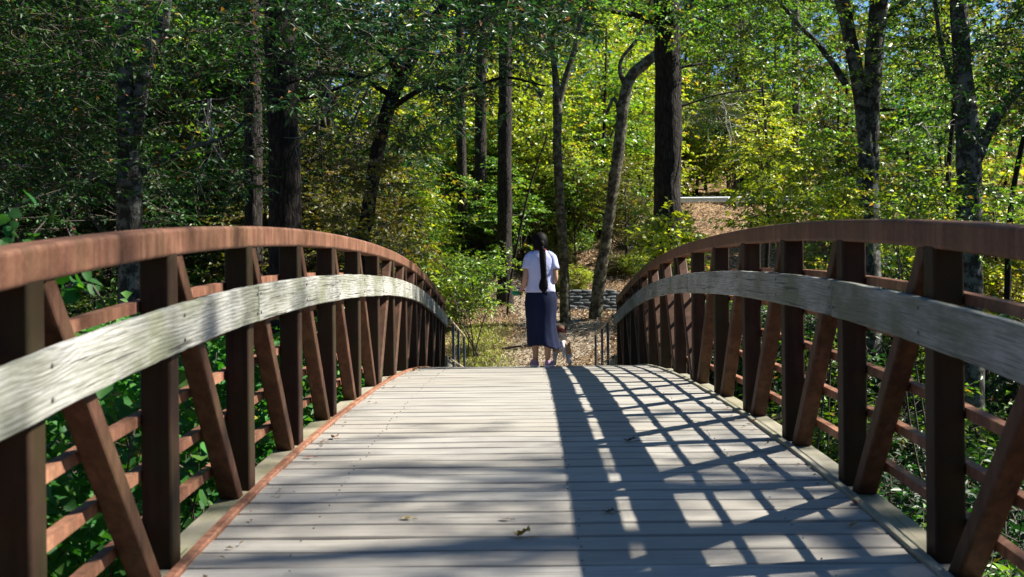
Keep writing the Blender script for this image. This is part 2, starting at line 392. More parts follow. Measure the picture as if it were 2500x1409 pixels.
def crown_meshes(key, mat, R_, H_, n, tw=4, k=7, length=.55, leaf=.11, aspect=.5, flat=.6, hollow=.4, seed=0, limbs=9):
    """a leaf mesh and a branch mesh, crown base at the origin"""
    if key in CR_CACHE: return CR_CACHE[key]
    C = ell_pts(n, R_, H_, hollow, seed=seed); out = unit(C - np.array([0, 0, H_*.35]))
    V, F, rnd, TV, TF = sprays(C, out, tw, k, length, leaf, aspect, flat)
    lm = make_mesh("leaves_"+key, V, F, M[mat], False, rnd)
    # limbs: each ends in the crown; every spray hangs on the nearest limb point
    g = np.random.default_rng(seed+5); T = ell_pts(limbs, R_*.8, H_*.8, .75, seed=seed+9); T[:, 2] += H_*.1
    mb = MB(); pts = []
    for q in T:
        a = np.array([0, 0, g.uniform(-.05, .45)*H_]); mid = a*.5 + q*.5 + g.normal(size=3)*.08*R_; mid[2] -= .03*H_
        Pth = np.array([[*a, .022*R_], [*mid, .013*R_], [*q, .003*R_]])
        v, f = tube(Pth, 5, R_*.12); mb.add(v, f)
        s = spline(Pth, R_*.1)[:, :3]; pts.append(s)
    pts = np.vstack(pts)
    near = np.array([pts[np.argmin(((pts-c)**2).sum(1) + 2.0*np.clip(pts[:, 2]-c[2], 0, 9)**2)] for c in C])
    SV, SF = stick_geo(near, C, .010, .005)
    q4 = np.array([f if len(f) == 4 else (*f[:4],) for f in mb.F if len(f) == 4]); Vb = np.array(mb.V)
    V2 = np.vstack([Vb, SV, TV]); F2 = np.vstack([q4, SF+len(Vb), TF+len(Vb)+len(SV)])
    CR_CACHE[key] = (lm, make_mesh("twigs_"+key, V2, F2, M['twig']))
    return CR_CACHE[key]
def add_crown(root, key_args, loc, scale=1.0, rotz=0.0, name="crown"):
    lm, tm = crown_meshes(*key_args[0], **key_args[1])
    for nm, me in ((name, lm), ("twigs", tm)):
        o = bpy.data.objects.new(nm, me); COL.objects.link(o); o.parent = root
        o.location = Vector(loc) - Vector(root.location); o.rotation_euler = (0, 0, rotz)
        o.scale = scale if hasattr(scale, '__len__') else (scale,)*3
        if nm == "twigs": o['kind'] = 'stuff'
    return root

# ------------------------------------------------------------------ terrain
def sst(a, b, x):
    t = np.clip((np.asarray(x, float)-a)/(b-a), 0, 1); return t*t*(3-2*t)
def ground(x, y):
    x = np.asarray(x, float); y = np.asarray(y, float)
    z = -1.28 + 1.25*sst(30, 39, y) + .26*np.clip(y-37.5, 0, 17.5)*sst(36, 44, y) + .03*np.clip(y-55, 0, 9) + .22*np.clip(y-64, 0, 60)
    tr = sst(.5, 7, y)*(1-sst(17.5, 25.5, y)); z = z - 2.9*tr
    z = z + 1.9*tr*sst(-1.5, -3.2, x)*(1-sst(8, 15, y))          # vine bank left of the bridge
    z = z + (.12*np.sin(x*.9+y*.35)+.09*np.sin(x*2.1-y*1.3)+.06*np.sin(y*2.9+x*.7))*sst(1.0, 3.5, np.abs(x))
    z = z + .10*np.sin(y*1.7)*sst(39, 44, y)
    return z
gx = np.concatenate([np.linspace(-420, -60, 19), np.arange(-55, 55.1, 1.0), np.linspace(60, 420, 19)])
gy = np.concatenate([np.linspace(-200, -20, 10), np.arange(-15, 110.1, .8), np.linspace(116, 600, 20)])
X, Y = np.meshgrid(gx, gy); Z = ground(X, np.clip(Y, -50, 124))
nx, ny = len(gx), len(gy); ii, jj = np.meshgrid(np.arange(nx-1), np.arange(ny-1)); b0 = (jj*nx+ii).ravel()
def ground_mat():
    k = N("forest_floor"); p = k.pos()
    vo = k.n("ShaderNodeTexVoronoi"); vo.inputs['Scale'].default_value = 11; k.l(p, vo.inputs['Vector'])
    sp = k.n("ShaderNodeSeparateColor"); k.l(vo.outputs['Color'], sp.inputs[0])
    c = k.ramp(sp.outputs[0], [(0, (.055, .032, .018)), (.45, (.15, .088, .045)), (.8, (.27, .175, .095)), (1, (.36, .26, .15))])
    c = k.mix(k.ramp(k.noise(p, .9, 4), [(.5, 0.0), (.75, .6)]), c, (.075, .05, .03))
    return k.done(k.bsdf(c, .9, .15, k.bump(k.math('ADD', vo.outputs['Distance'], k.noise(p, 6)), .6, .05)))
M['floor'] = ground_mat()
g_ = obj("ground", make_mesh("ground", np.stack([X, Y, Z], -1).reshape(-1, 3), np.stack([b0, b0+1, b0+nx+1, b0+nx], 1), M['floor'], True))
tag(g_, kind='structure')
# the path runs straight on from the bridge and turns off between the trunks
pw = []
for y in np.arange(26.0, 47.0, .5):
    cx = .15 + .9*sst(30, 36, y) - 2.6*sst(35, 45, y); hw = 1.75 - .65*sst(32, 40, y)
    for t in np.linspace(-1, 1, 9):
        x = cx + t*hw; pw.append((x, y, float(ground(x, y)) + .03 - .045*t*t + .012*math.sin(7*x+3*y)))
n_ = len(pw)//9
k = N("path_dirt"); p = k.pos()
c = k.ramp(k.noise(p, 5, 6, .7), [(.3, (.15, .115, .08)), (.7, (.38, .32, .245))])
M['path'] = k.done(k.bsdf(c, .95, .1, k.bump(k.noise(p, 25, 5), .5, .02)))
tag(obj("path", make_mesh("path", pw, [(i*9+j, i*9+j+1, (i+1)*9+j+1, (i+1)*9+j) for i in range(n_-1) for j in range(8)], M['path'], True)), kind='structure')

# ------------------------------------------------------------------ the bridge
PS, PY1 = 1.33297, 3.45441
YC = PY1 + 6*PS - 1.1261
def zd(y):
    """deck height along the bridge"""
    d = y - YC
    if d > 6.46:
        e = d - 6.46; return -.2363 - .0891*e - .0028*e*e
    return -.00441*d*d - 3e-5*d**4
HB, HT = 1.24174, 1.354
def py(i): return PY1 + (i-1)*PS
bridge = thing("footbridge", (0, YC, 0), "arched footbridge of rusty brown steel with a grey plank deck and pale wooden rub rails", "bridge")
# planks
PL = .2077
plank_me = []
for v in range(6):
    w = PL - rng.uniform(.006, .012)
    Vb, Fb = [], []
    nseg = 12; rows = []
    prof = [(-w/2, -.045), (-w/2, -.009), (-w/2+.008, 0), (-w/6, .0), (w/6, .0), (w/2-.008, 0), (w/2, -.009), (w/2, -.045)]
    for i in range(nseg+1):
        x = -1.46 + 2.92*i/nseg
        sag = .0015*math.sin(i*1.3+v*2)
        for a, b in prof:
            wob = .0016*math.sin(i*2.1+v+a*40)*(abs(a) > .08)
            Vb.append((x, a+wob, b+sag+(.0012*math.sin(i*.9+v*3) if abs(a) > .08 else 0)))
    kk = len(prof)
    for i in range(nseg):
        for j in range(kk): Fb.append((i*kk+j, (i+1)*kk+j, (i+1)*kk+(j+1) % kk, i*kk+(j+1) % kk))
    Fb.append(tuple(range(kk))); Fb.append(tuple(nseg*kk+j for j in range(kk-1, -1, -1)))
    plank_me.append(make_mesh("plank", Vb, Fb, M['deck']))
y = 4.641 - 27*PL; sc_mb = MB()
while y < 20.85:
    c = y + PL/2; sl_ = math.atan2(zd(c+.05)-zd(c-.05), .1)
    o = obj("plank", random.choice(plank_me), bridge); o.matrix_parent_inverse = Matrix.Translation(bridge.location).inverted()
    o.location = (rng.normal(0, .003), c, zd(c)-.001 + rng.uniform(-.0025, .0025)); o.rotation_euler = (sl_+rng.normal(0, .006), rng.normal(0, .0006), rng.normal(0, .0012))
    for xs in (-1.06, .12, 1.08):
        for dy in ((-.055, .05) if rng.random() < .45 else (rng.choice((-.05, .045)),)):
            px_, py_ = xs+rng.normal(0, .012), c+dy+rng.normal(0, .006); z_ = zd(py_)+.0035
            sc_mb.add([(px_+0.0045*math.cos(a), py_+.0035*math.sin(a), z_) for a in np.arange(6)*math.pi/3] + [(px_+0.0045*math.cos(a), py_+.0035*math.sin(a), z_-.004) for a in np.arange(6)*math.pi/3],
                      [(0,1,2,3,4,5)] + [(i, i+6, (i+1) % 6+6, (i+1) % 6) for i in range(6)])
    y += PL
o = obj("screw", sc_mb.mesh("screw", M['screw']), bridge); o['kind'] = 'stuff'
IY = np.arange(-1, 15)
YEND = py(14)
def curve_path(x, h, y0, y1, step=.33):
    ys = np.linspace(y0, y1, max(2, int((y1-y0)/step)+1)); return [(x, y, zd(y)+h) for y in ys]
post_me = None
for sd in (-1, 1):
    XP = sd*(1.525+.0625)
    # the chord and the steel below the deck
    V, F = sweep(curve_path(XP, (HB+HT)/2, -1.2, YEND+.07), rrect(.128, HT-HB, .018, 5), (1, 0, 0))
    o = obj("top_chord", make_mesh("top_chord", V, F, M['chord']), bridge)
    V, F = sweep(curve_path(XP, -.30, -1.2, YEND+.07), rrect(.126, .15, .014, 3), (1, 0, 0))
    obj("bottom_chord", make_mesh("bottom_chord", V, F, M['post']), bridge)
    for i in IY:
        y = py(i) + (-.0625 if True else 0)
        if post_me is None:
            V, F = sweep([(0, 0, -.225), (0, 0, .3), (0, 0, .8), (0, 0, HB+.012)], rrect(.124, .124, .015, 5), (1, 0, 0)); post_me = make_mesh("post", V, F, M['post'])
        o = obj("post", post_me, bridge); o.location = (XP, y, zd(y)); o['label'] = "rusty brown square steel post under the top chord"
        del o['label']
    for i in IY[:-1]:
        ya, yb = py(i)-.0625, py(i+1)-.0625
        if i < 7: P0, P1 = np.array([XP, ya+.115, zd(ya+.1)+HB+.01]), np.array([XP, yb-.115, zd(yb)-.12])
        else:     P0, P1 = np.array([XP, ya+.115, zd(ya)-.12]), np.array([XP, yb-.115, zd(yb-.1)+HB+.01])
        V, F = sweep([P0, P0*.6+P1*.4, P1], rrect(.098, .088, .012, 3), (1, 0, 0))
        obj("diagonal_brace", make_mesh("diagonal_brace", V, F, M['brace']), bridge)
    for h in (1.063, .835, .607, .385, .165):
        xo = sd*1.652
        prof = [(0, 0), (0, -.044), (.006*sd, -.044), (.006*sd, -.006), (.044*sd, -.006), (.044*sd, 0)]
        if sd < 0: prof = prof[::-1]
        V, F = sweep(curve_path(xo, h, -1.2, YEND), prof, (1, 0, 0))
        obj("angle_rail", make_mesh("angle_rail", V, F, M['angle']), bridge)
    # rub rail boards, four panels each
    for a, b in ((-1, 3), (3, 7), (7, 11), (11, 14)):
        y0, y1 = py(a)-.06+.004, py(b)-.06-.004
        if b == 14: y1 = YEND+.25
        off = rng.uniform(-.006, .006); path = curve_path(sd*(1.525-.0205), .952+off, y0, y1, .06)
        prof = rrect(.038, .190, .006, 3); V, F = sweep(path, prof, (1, 0, 0)); V = np.array(V)
        s0 = rng.uniform(0, 50)
        for q in range(len(V)):
            top = abs(V[q][2]-(zd(V[q][1])+.952+off)) > .085
            V[q][2] += .0035*mnoise.noise(Vector((V[q][1]*3+s0, V[q][0]*9, V[q][2]))) + (.006*min(0, mnoise.noise(Vector((V[q][1]*11+s0, 3.1, V[q][2]*4)))+.1) if top else 0)*(1 if V[q][2] > zd(V[q][1])+.95 else -1)
            V[q][0] += .0018*mnoise.noise(Vector((V[q][1]*5, s0, V[q][2]*25)))
        me = make_mesh("rub_rail", V, F, M['rail'])
        for nm, vals in (("along", V[:, 1]), ("across", V[:, 2]-np.array([zd(q) for q in V[:, 1]])+.4*np.abs(V[:, 0]-sd*1.5))):
            at_ = me.attributes.new(nm, 'FLOAT', 'POINT'); at_.data.foreach_set("value", vals.astype(np.float32))
        obj("rub_rail", me, bridge)
    # bolts that hold the boards
    bo = MB()
    for i in IY:
        for q in (-.05, .05):
            for dy in ((-.10, -.02) if i in (3, 7, 11) else (-.06,)):
                y = py(i)+dy; c = np.array([sd*1.4835, y, zd(y)+.952+q])
                bo.add([c+(0, .009*math.cos(a), .009*math.sin(a)) for a in np.arange(6)*math.pi/3]+[c+(-sd*.004, .007*math.cos(a), .007*math.sin(a)) for a in np.arange(6)*math.pi/3],
                       [(0,1,2,3,4,5), (6,7,8,9,10,11)]+[(j, (j+1) % 6, (j+1) % 6+6, j+6) for j in range(6)])
    o = obj("bolt", bo.mesh("bolt", M['screw']), bridge); o['kind'] = 'stuff'
    # steel strip along the plank ends, wooden blocks between the posts
    V, F = sweep(curve_path(sd*1.487, -.015, -1.2, YEND+.1), rrect(.046, .062, .005, 2), (1, 0, 0))
    obj("edge_strip", make_mesh("edge_strip", V, F, M['angle'] if sd < 0 else M['edge_wood']), bridge)
    for i in IY[:-1]:
        ya, yb = py(i)+.006, py(i+1)-.131
        V, F = sweep(curve_path(sd*1.583, -.045, ya, yb, .4), rrect(.135, .07, .006, 2), (1, 0, 0))
        obj("edge_block", make_mesh("edge_block", V, F, M['edge_wood']), bridge)
for i in IY:
    y = py(i)-.06; V, F = boxv(-1.52, 1.52, y-.06, y+.06, zd(y)-.34, zd(y)-.15)
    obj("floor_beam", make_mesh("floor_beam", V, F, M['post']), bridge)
for x in (-1.06, .12, 1.08):
    V, F = sweep(curve_path(x, -.098, -1.2, YEND), rrect(.05, .10, .004, 2), (1, 0, 0)); obj("stringer", make_mesh("stringer", V, F, M['edge_wood']), bridge)

# ------------------------------------------------------------------ ramp beyond the bridge: skirt boards and handrails
M['pipe'] = plain("painted_pipe", (.05, .065, .09), .5, .4, .25, 12)
M['pipe_top'] = plain("worn_rail_top", (.34, .27, .19), .6, .3, .35, 16)
ramp = thing("ramp", (0, 24, -1), "short sloping plank ramp leading down from the far end of the bridge to the path", "ramp")
for yb in np.arange(20.98, 27.2, .145):
    z = -.66 - .098*(yb-20.9)
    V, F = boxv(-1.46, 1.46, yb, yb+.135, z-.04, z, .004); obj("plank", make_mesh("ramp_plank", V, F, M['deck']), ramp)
for sd in (-1, 1):
    for q, yb in enumerate(np.arange(21.0, 27.0, .30)):
        z = -.66 - .098*(yb-20.9); gz = min(float(ground(sd*1.6, yb)), z-.3)
        V, F = boxv(sd*1.53-.02, sd*1.53+.02, yb, yb+.28, gz-.1, z+.34-.05*(yb-21.0)+rng.uniform(-.01, .01))
        obj("skirt_board", make_mesh("skirt_board", V, F, M['skirt']), ramp)
for sd, lab in ((-1, "sloping grey pipe handrail past the lit left rail of the bridge"), (1, "sloping pipe handrail with tan top past the shaded right rail, before the sandbag wall")):
    xr = sd*1.47
    t = thing("handrail", (xr, 23, -.9), lab, "handrail", "pipe handrails at the far bridge end")
    yA, yB = 20.95, 26.2
    zt = lambda y: .36 - .105*(y-20.95)
    zl = lambda y: -.36 - .105*(y-20.95)
    V, F = tube(np.array([[xr, yA, zt(yA), .024], [xr, yB, zt(yB), .024]]), 8, .5); obj("top_rail", make_mesh("top_rail", V, F, M['pipe_top'], True), t)
    V, F = tube(np.array([[xr, yA, zl(yA), .020], [xr, yB, zl(yB), .020]]), 8, .5); obj("lower_rail", make_mesh("lower_rail", V, F, M['pipe_top'], True), t)
    for yq in (22.2, 23.9, 26.1):
        V, F = sweep([(xr, yq, zt(yq)-1.35), (xr, yq, zt(yq)-.02)], rrect(.05, .05, .008, 2), (1, 0, 0)); obj("post", make_mesh("handrail_post", V, F, M['pipe']), t)

# ------------------------------------------------------------------ trees with a place of their own
def trunk_path(pxs, Yd, top=None, depth=0.0):
    """rows (px, py, width px) -> trunk points with radii; the foot goes into the ground"""
    rows = []
    for i, (a, b, w) in enumerate(pxs):
        Yi = Yd + depth*i
        p = at(a, b, Yi); rows.append([*p, w/2*Yi/CF])
    foot = rows[0]; gz = float(ground(foot[0], foot[1]))
    if foot[2] > gz - .1:
        d = foot[2]-gz; k = (np.array(rows[0][:2])-np.array(rows[1][:2]))/max(.3, rows[1][2]-rows[0][2])*min(d, 1.5)*.5
        if d > .5: rows.insert(0, [foot[0]+k[0], foot[1]+k[1], gz+.15, foot[3]*1.12])
        rows.insert(0, [rows[0][0], rows[0][1], gz-.25, foot[3]*1.45])
    if top:
        p = rows[-1]; q = rows[-2]; d = (np.array(p[:3])-np.array(q[:3])); d = d/max(.1, abs(d[2])); d = np.clip(d, -.45, 1)
        rows.append([p[0]+d[0]*top*.6, p[1], p[2]+top*.5, p[3]*.8]); rows.append([p[0]+d[0]*top*.8, p[1], p[2]+top, p[3]*.3])
    return np.array(rows)
def tree(name, label, cat, mat, stems, Yd, limbs=(), top=6.0, group=None, rough=.14, seg=16):
    """stems: list of pixel rows; first is the main trunk, others fork from it"""
    P = trunk_path(stems[0], Yd, top)
    root = thing(name, tuple(P[0][:3]+np.array([0, 0, .2])), label, cat, group)
    V, F = tube(P, seg, .16, rough, rng.uniform(0, 90)); obj("trunk", make_mesh("trunk", V, F, M[mat], True), root)
    for s in stems[1:]:
        rows = np.array([[*at(a, b, Yd), w/2*Yd/CF] for a, b, w in s])
        if s[-1][1] < 30: rows = np.vstack([rows, [*(rows[-1][:3]*2-rows[-2][:3]+np.array([0, 0, 2.5])), rows[-1][3]*.5]])
        V, F = tube(rows, 12, .16, rough, rng.uniform(0, 90)); obj("limb", make_mesh("limb", V, F, M[mat], True), root)
    for s in limbs:
        dz = s[0]; rows = np.array([[*at(a, b, Yd+dz*i), w/2*Yd/CF] for i, (a, b, w) in enumerate(s[1:])])
        V, F = tube(rows, 8, .12, .1, rng.uniform(0, 90)); obj("limb", make_mesh("limb", V, F, M[mat], True), root)
    return root, P
def px_crown(root, mat, n, xr, yr, Yr, tw=4, k=7, length=.55, leaf=.11, aspect=.5, flat=.55, keep=None, name="crown"):
    """foliage through a block of space seen between pixels xr, yr at distances Yr"""
    C = []
    while len(C) < n:
        a, b, Yq = rng.uniform(*xr), rng.uniform(*yr), rng.uniform(*Yr)
        if keep and rng.random() > keep(a, b): continue
        c = at(a, b, Yq)
        if c[2] < float(ground(c[0], c[1])) + .15: continue
        if mnoise.noise(Vector((c[0]*.55, c[1]*.55, c[2]*.7))) < -.12 and rng.random() < .85: continue
        C.append(c)
    C = np.array(C); V, F, rnd, TV, TF = sprays(C, rv(n)*np.array([1, 1, .3]), tw, k, length, leaf, aspect, flat)
    obj(name, make_mesh("leaves", V, F, M[mat], False, rnd), root)
    o = obj("twigs", make_mesh("twigs", TV, TF, M['twig']), root); o['kind'] = 'stuff'

CROWN_B = lambda mat, v: (("canopy_%s_%d" % (mat, v), mat, 4.2, 7.0, 340 if mat in ('deep', 'oak') else 260), dict(tw=4, k=7, length=.8, leaf=.15, flat=.65, seed=20+v, limbs=12))
CROWN_A = lambda mat, v: (("under_%s_%d" % (mat, v), mat, 2.6, 4.6, 380), dict(tw=4, k=7, length=.55, leaf=.115, flat=.6, seed=40+v, limbs=10))
CROWN_C = lambda mat, v: (("shrub_%s_%d" % (mat, v), mat, 1.05, 1.7, 190), dict(tw=4, k=6, length=.32, leaf=.085, flat=.45, seed=60+v, limbs=7))

def canopy(root, mat, v, x, y, z, s=1.0): add_crown(root, CROWN_B(mat, v), (x, y, z), s, rng.uniform(0, 6.28))

# left side
t1, P = tree("hornbeam_tree", "pale grey lichen-patched tree forking low, behind the left rail near the photo's left edge", "tree", 'pale_bark',
    [[(318, 560, 62), (316, 420, 58), (308, 300, 44), (304, 150, 40), (300, 0, 38)], [(328, 330, 40), (345, 220, 38), (372, 110, 34), (405, 0, 30)]], 16.5,
    [(.2, (322, 440, 16), (380, 400, 14), (470, 360, 11), (560, 330, 8), (600, 290, 5)), (-.2, (300, 480, 20), (215, 430, 22), (120, 412, 16), (0, 408, 12), (-90, 420, 8))])
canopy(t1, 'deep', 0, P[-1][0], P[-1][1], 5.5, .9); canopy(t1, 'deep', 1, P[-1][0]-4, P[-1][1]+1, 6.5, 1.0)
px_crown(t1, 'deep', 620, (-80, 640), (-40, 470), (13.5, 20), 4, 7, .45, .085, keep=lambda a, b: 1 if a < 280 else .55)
t2, P = tree("pine_tree", "dark slender straight pine just left of the thick lit-edged pine", "tree", 'pine_bark', [[(618, 560, 44), (618, 300, 42), (614, 120, 41), (612, 0, 40)]], 25,
    [(.1, (612, 180, 9), (560, 240, 8), (500, 245, 6), (440, 262, 4))])
canopy(t2, 'needle', 7, P[-1][0], P[-1][1], 12, .8) if False else canopy(t2, 'deep', 1, P[-1][0], P[-1][1], 10.5, .9)
t3, P = tree("pine_tree", "thick pine with furrowed bark and a sunlit streak low on its right edge", "tree", 'pine_bark', [[(697, 620, 80), (697, 450, 77), (690, 250, 76), (684, 100, 74), (682, 0, 73)]], 20.5,
    [(.15, (700, 240, 10), (770, 236, 9), (850, 205, 7), (930, 168, 6), (1000, 110, 4))])
canopy(t3, 'deep', 0, P[-1][0]+.5, P[-1][1], 9, 1.0)
t4, P = tree("oak_tree", "dark oak leaning to the right with leathery leaves overhanging the middle of the view", "tree", 'dark_bark',
    [[(880, 660, 34), (898, 520, 34), (925, 350, 34), (965, 220, 33), (1030, 100, 32), (1110, -10, 30)]], 20,
    [(-.5, (985, 190, 20), (930, 120, 16), (860, 60, 12), (800, -20, 9)), (-.6, (945, 270, 15), (1040, 215, 12), (1130, 220, 9), (1230, 190, 7), (1330, 210, 4)), (-.5, (955, 235, 14), (880, 190, 11), (790, 180, 8), (700, 205, 5))])
canopy(t4, 'oak', 0, P[-1][0], P[-1][1], 7.5, 1.0)
px_crown(t4, 'olive', 46, (800, 1020), (320, 620), (16.5, 19), 4, 6, .4, .10, .6, .55)
def kp(a, b): return max(0.0, min(1.0, 1.25 - b/330.0*(1.0 if a < 1150 else 1.4) - max(0, a-1250)/400.0 - max(0, 640-a)/200))
px_crown(t4, 'oak', 330, (540, 1450), (-60, 340), (14, 19), 4, 7, .42, .115, .36, .5, keep=kp)
# centre
t5, P = tree("young_pine", "thin straight trunk, first of the three left of the woman and farthest left", "tree", 'pine_bark', [[(1132, 662, 26), (1128, 450, 24), (1124, 250, 22), (1122, 60, 19), (1120, -60, 18)]], 43.5)
t6, P6 = tree("young_pine", "thin dark trunk standing between two others left of the woman", "tree", 'pine_bark', [[(1170, 642, 32), (1172, 450, 30), (1174, 250, 27), (1176, 60, 24), (1178, -60, 22)]], 44.5)
t7, P7 = tree("pine_tree", "straight dark pine nearest to the woman's left side, foot beside a leafy bush", "tree", 'pine_bark', [[(1233, 726, 42), (1232, 560, 36), (1232, 350, 34), (1234, 150, 32), (1236, -40, 30)]], 40)
t8, P = tree("pine_tree", "far grey trunk above the woman's head, half hidden by yellow leaves", "tree", 'pale_bark', [[(1318, 560, 18), (1320, 300, 17), (1322, 100, 16), (1324, -40, 15)]], 58)
t9, P9 = tree("maple_tree", "slim curved tree forking in a narrow V, standing right behind the woman", "tree", 'grey_bark',
    [[(1380, 800, 27), (1377, 650, 23), (1366, 480, 23), (1360, 330, 22), (1362, 250, 20), (1350, 130, 14), (1346, 0, 12)], [(1363, 262, 16), (1384, 180, 15), (1405, 110, 14), (1422, 0, 12)]], 36.5)
canopy(t9, 'lime', 0, P9[-1][0], P9[-1][1], P9[-1][2]-4.5, .75)
t10, P10 = tree("maple_tree", "crooked leaning tree with a sunlit right edge in front of the sandbag wall", "tree", 'grey_bark',
    [[(1452, 788, 33), (1462, 690, 30), (1477, 600, 28), (1496, 470, 27), (1512, 350, 29), (1524, 240, 28), (1542, 185, 27), (1575, 155, 26), (1625, 110, 24), (1680, 20, 22)]], 36.8,
    [(0, (1530, 215, 14), (1514, 175, 11), (1520, 140, 9), (1560, 90, 8), (1590, 20, 6)), (0, (1518, 300, 10), (1500, 240, 9), (1480, 280, 8))], top=4)
canopy(t10, 'lime', 1, P10[-1][0], P10[-1][1], P10[-1][2]-3, .8)
t11, P = tree("pine_tree", "big dark pine standing right of centre, the thickest trunk in view", "tree", 'pine_bark', [[(1630, 660, 72), (1630, 450, 67), (1631, 250, 65), (1629, 100, 63), (1628, 0, 62)]], 29,
    [(-.3, (1605, 60, 12), (1560, 40, 14), (1510, 30, 13), (1450, 14, 11), (1390, -20, 9)), (.3, (1660, 165, 7), (1740, 150, 6), (1830, 130, 4)), (.2, (1655, 90, 8), (1720, 40, 8), (1790, 10, 6)), (.1, (1660, 260, 5), (1760, 230, 4), (1880, 215, 3))], top=9)
px_crown(t11, 'needle', 34, (1668, 1800), (225, 345), (32, 35), 5, 16, .5, .2, .06, .5, name="crown")
px_crown(t8, 'needle', 26, (1350, 1450), (20, 100), (50, 53), 5, 16, .6, .26, .07, .5, name="crown")
px_crown(t6, 'needle', 22, (1090, 1200), (160, 225), (42, 44), 5, 16, .5, .24, .07, .5, name="crown")
# right
t12, P = tree("hornbeam_tree", "pale grey twin-stemmed tree rising in a V right of the big pine", "tree", 'pale_bark',
    [[(2118, 600, 58), (2118, 480, 56), (2116, 380, 44), (2104, 260, 36), (2084, 140, 34), (2056, 0, 33)], [(2130, 440, 34), (2128, 330, 36), (2130, 220, 42), (2136, 100, 44), (2146, 0, 45)]], 22.5,
    [(.15, (2064, 205, 18), (2030, 150, 17), (1990, 100, 14), (1950, 60, 12), (1900, 0, 9)), (0, (2145, 55, 14), (2180, 25, 16), (2215, 0, 14), (2260, -40, 10)), (0, (2140, 270, 8), (2170, 268, 8), (2186, 266, 6))])
canopy(t12, 'mid', 0, P[-1][0], P[-1][1], 7.5, .95); canopy(t12, 'mid', 1, P[-1][0]+2.5, P[-1][1]-2.5, 7.2, .85)
px_crown(t11, 'mid', 130, (1180, 1960), (-70, 120), (24, 30), 4, 7, .5, .11, keep=lambda a, b: .9-max(0, b)/160)
px_crown(t12, 'mid', 150, (1720, 2330), (-60, 190), (19, 26), 4, 7, .45, .09)
t13, P = tree("hornbeam_tree", "dark lichen-mottled tree with a right-leaning limb near the photo's right edge", "tree", 'pale_bark',
    [[(2366, 600, 62), (2366, 460, 60), (2362, 330, 54), (2352, 200, 46), (2345, 80, 42), (2340, 0, 40)], [(2374, 420, 30), (2405, 340, 28), (2450, 260, 26), (2500, 205, 24), (2560, 150, 20)]], 20,
    [(.1, (2345, 250, 16), (2310, 160, 14), (2290, 60, 12), (2280, -30, 9))])
canopy(t13, 'mid', 1, P[-1][0], P[-1][1], 6.5, .9); canopy(t13, 'deep', 0, P[-1][0]+4, P[-1][1]+1, 5.0, .9)
px_crown(t13, 'deep', 190, (2150, 2620), (-60, 330), (16, 22), 4, 7, .42, .085, keep=lambda a, b: min(1, max(.1, (a-2130)/300)))
for nm, lab, mt, rows, Yd in (
    ("young_tree", "thin dark trunk in the shade left of the lichen-patched tree", 'dark_bark', [(172, 580, 26), (176, 420, 24), (184, 200, 22), (196, 0, 20)], 26),
    ("young_tree", "slender dark stem between the pale twin tree and the mottled tree at right", 'dark_bark', [(2318, 600, 14), (2316, 420, 13), (2330, 260, 11), (2338, 120, 9)], 27),
    ("young_tree", "thin slanting stem at the far right edge below yellow leaves", 'dark_bark', [(2462, 600, 16), (2472, 480, 15), (2490, 380, 13), (2520, 250, 11)], 24),
    ("young_tree", "dim trunk deep in the shade right of the thick pine", 'dark_bark', [(800, 600, 30), (798, 400, 28), (794, 200, 26), (790, 0, 24)], 33),
    ("young_tree", "brown far trunk above yellow leaves between the big pine and the pale twin tree", 'grey_bark', [(1944, 420, 20), (1944, 300, 20), (1943, 150, 19), (1942, 0, 18)], 62),
    ("young_tree", "hair-thin dark sapling stem between the woman and the straight pine", 'dark_bark', [(1245, 700, 6), (1262, 600, 6), (1290, 470, 5), (1318, 380, 4)], 38)):
    tt, P = tree(nm, lab, "tree", mt, [rows], Yd, top=5 if rows[-1][1] < 50 else 1.0, seg=10)
    if rows[-1][1] < 50: canopy(tt, 'deep' if rows[0][0] < 900 else 'lime', 1, P[-1][0], P[-1][1], P[-1][2]-4, .8)

# ------------------------------------------------------------------ filler trees of the wood, understorey, shrubs
def wood_tree(x, y, h, mat, v, s, label, group, name="wood_tree", th=.14, bk='dark_bark', low=.45):
    gz = float(ground(x, y)); root = thing(name, (x, y, gz), label, "tree", group)
    l1, l2 = rng.normal(0, .04*h), rng.normal(0, .04*h)
    V, F = tube(np.array([[x, y, gz-.2, th*1.3], [x+l1*.2, y, gz+.4, th], [x+l1, y+l2, gz+h*.5, th*.75], [x+l1*.6, y+l2, gz+h, th*.3]]), 9, .4, .12, x*3)
    obj("trunk", make_mesh("trunk", V, F, M[bk], True), root)
    add_crown(root, (CROWN_B if s > 0 else CROWN_A)(mat, v), (x+l1*.7, y+l2, gz+h*low), abs(s), rng.uniform(0, 6.28))
    return root
def xr_at(Yq, px): return at(px, 600, Yq)[0]
def fill(n, pxr, Yr, hr, mats, s, label, group, **kw):
    for q in range(n):
        Yq = rng.uniform(*Yr); px = pxr[0] + (pxr[1]-pxr[0])*((q+rng.uniform(.1, .9))/n); x = xr_at(Yq, px)
        wood_tree(x, Yq, rng.uniform(*hr), mats[rng.integers(len(mats))], int(rng.integers(2)), s*rng.uniform(.85, 1.2), label, group, **kw)
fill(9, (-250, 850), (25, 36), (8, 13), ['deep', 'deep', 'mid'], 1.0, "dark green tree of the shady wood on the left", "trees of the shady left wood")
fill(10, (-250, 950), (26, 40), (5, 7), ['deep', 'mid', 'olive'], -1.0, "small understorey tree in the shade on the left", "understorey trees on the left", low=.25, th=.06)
fill(6, (520, 800), (26, 38), (4.5, 6.5), ['olive', 'olive', 'deep'], -1.0, "olive-brown understorey tree in the shade behind the left rail", "understorey trees on the left", low=.12, th=.05)
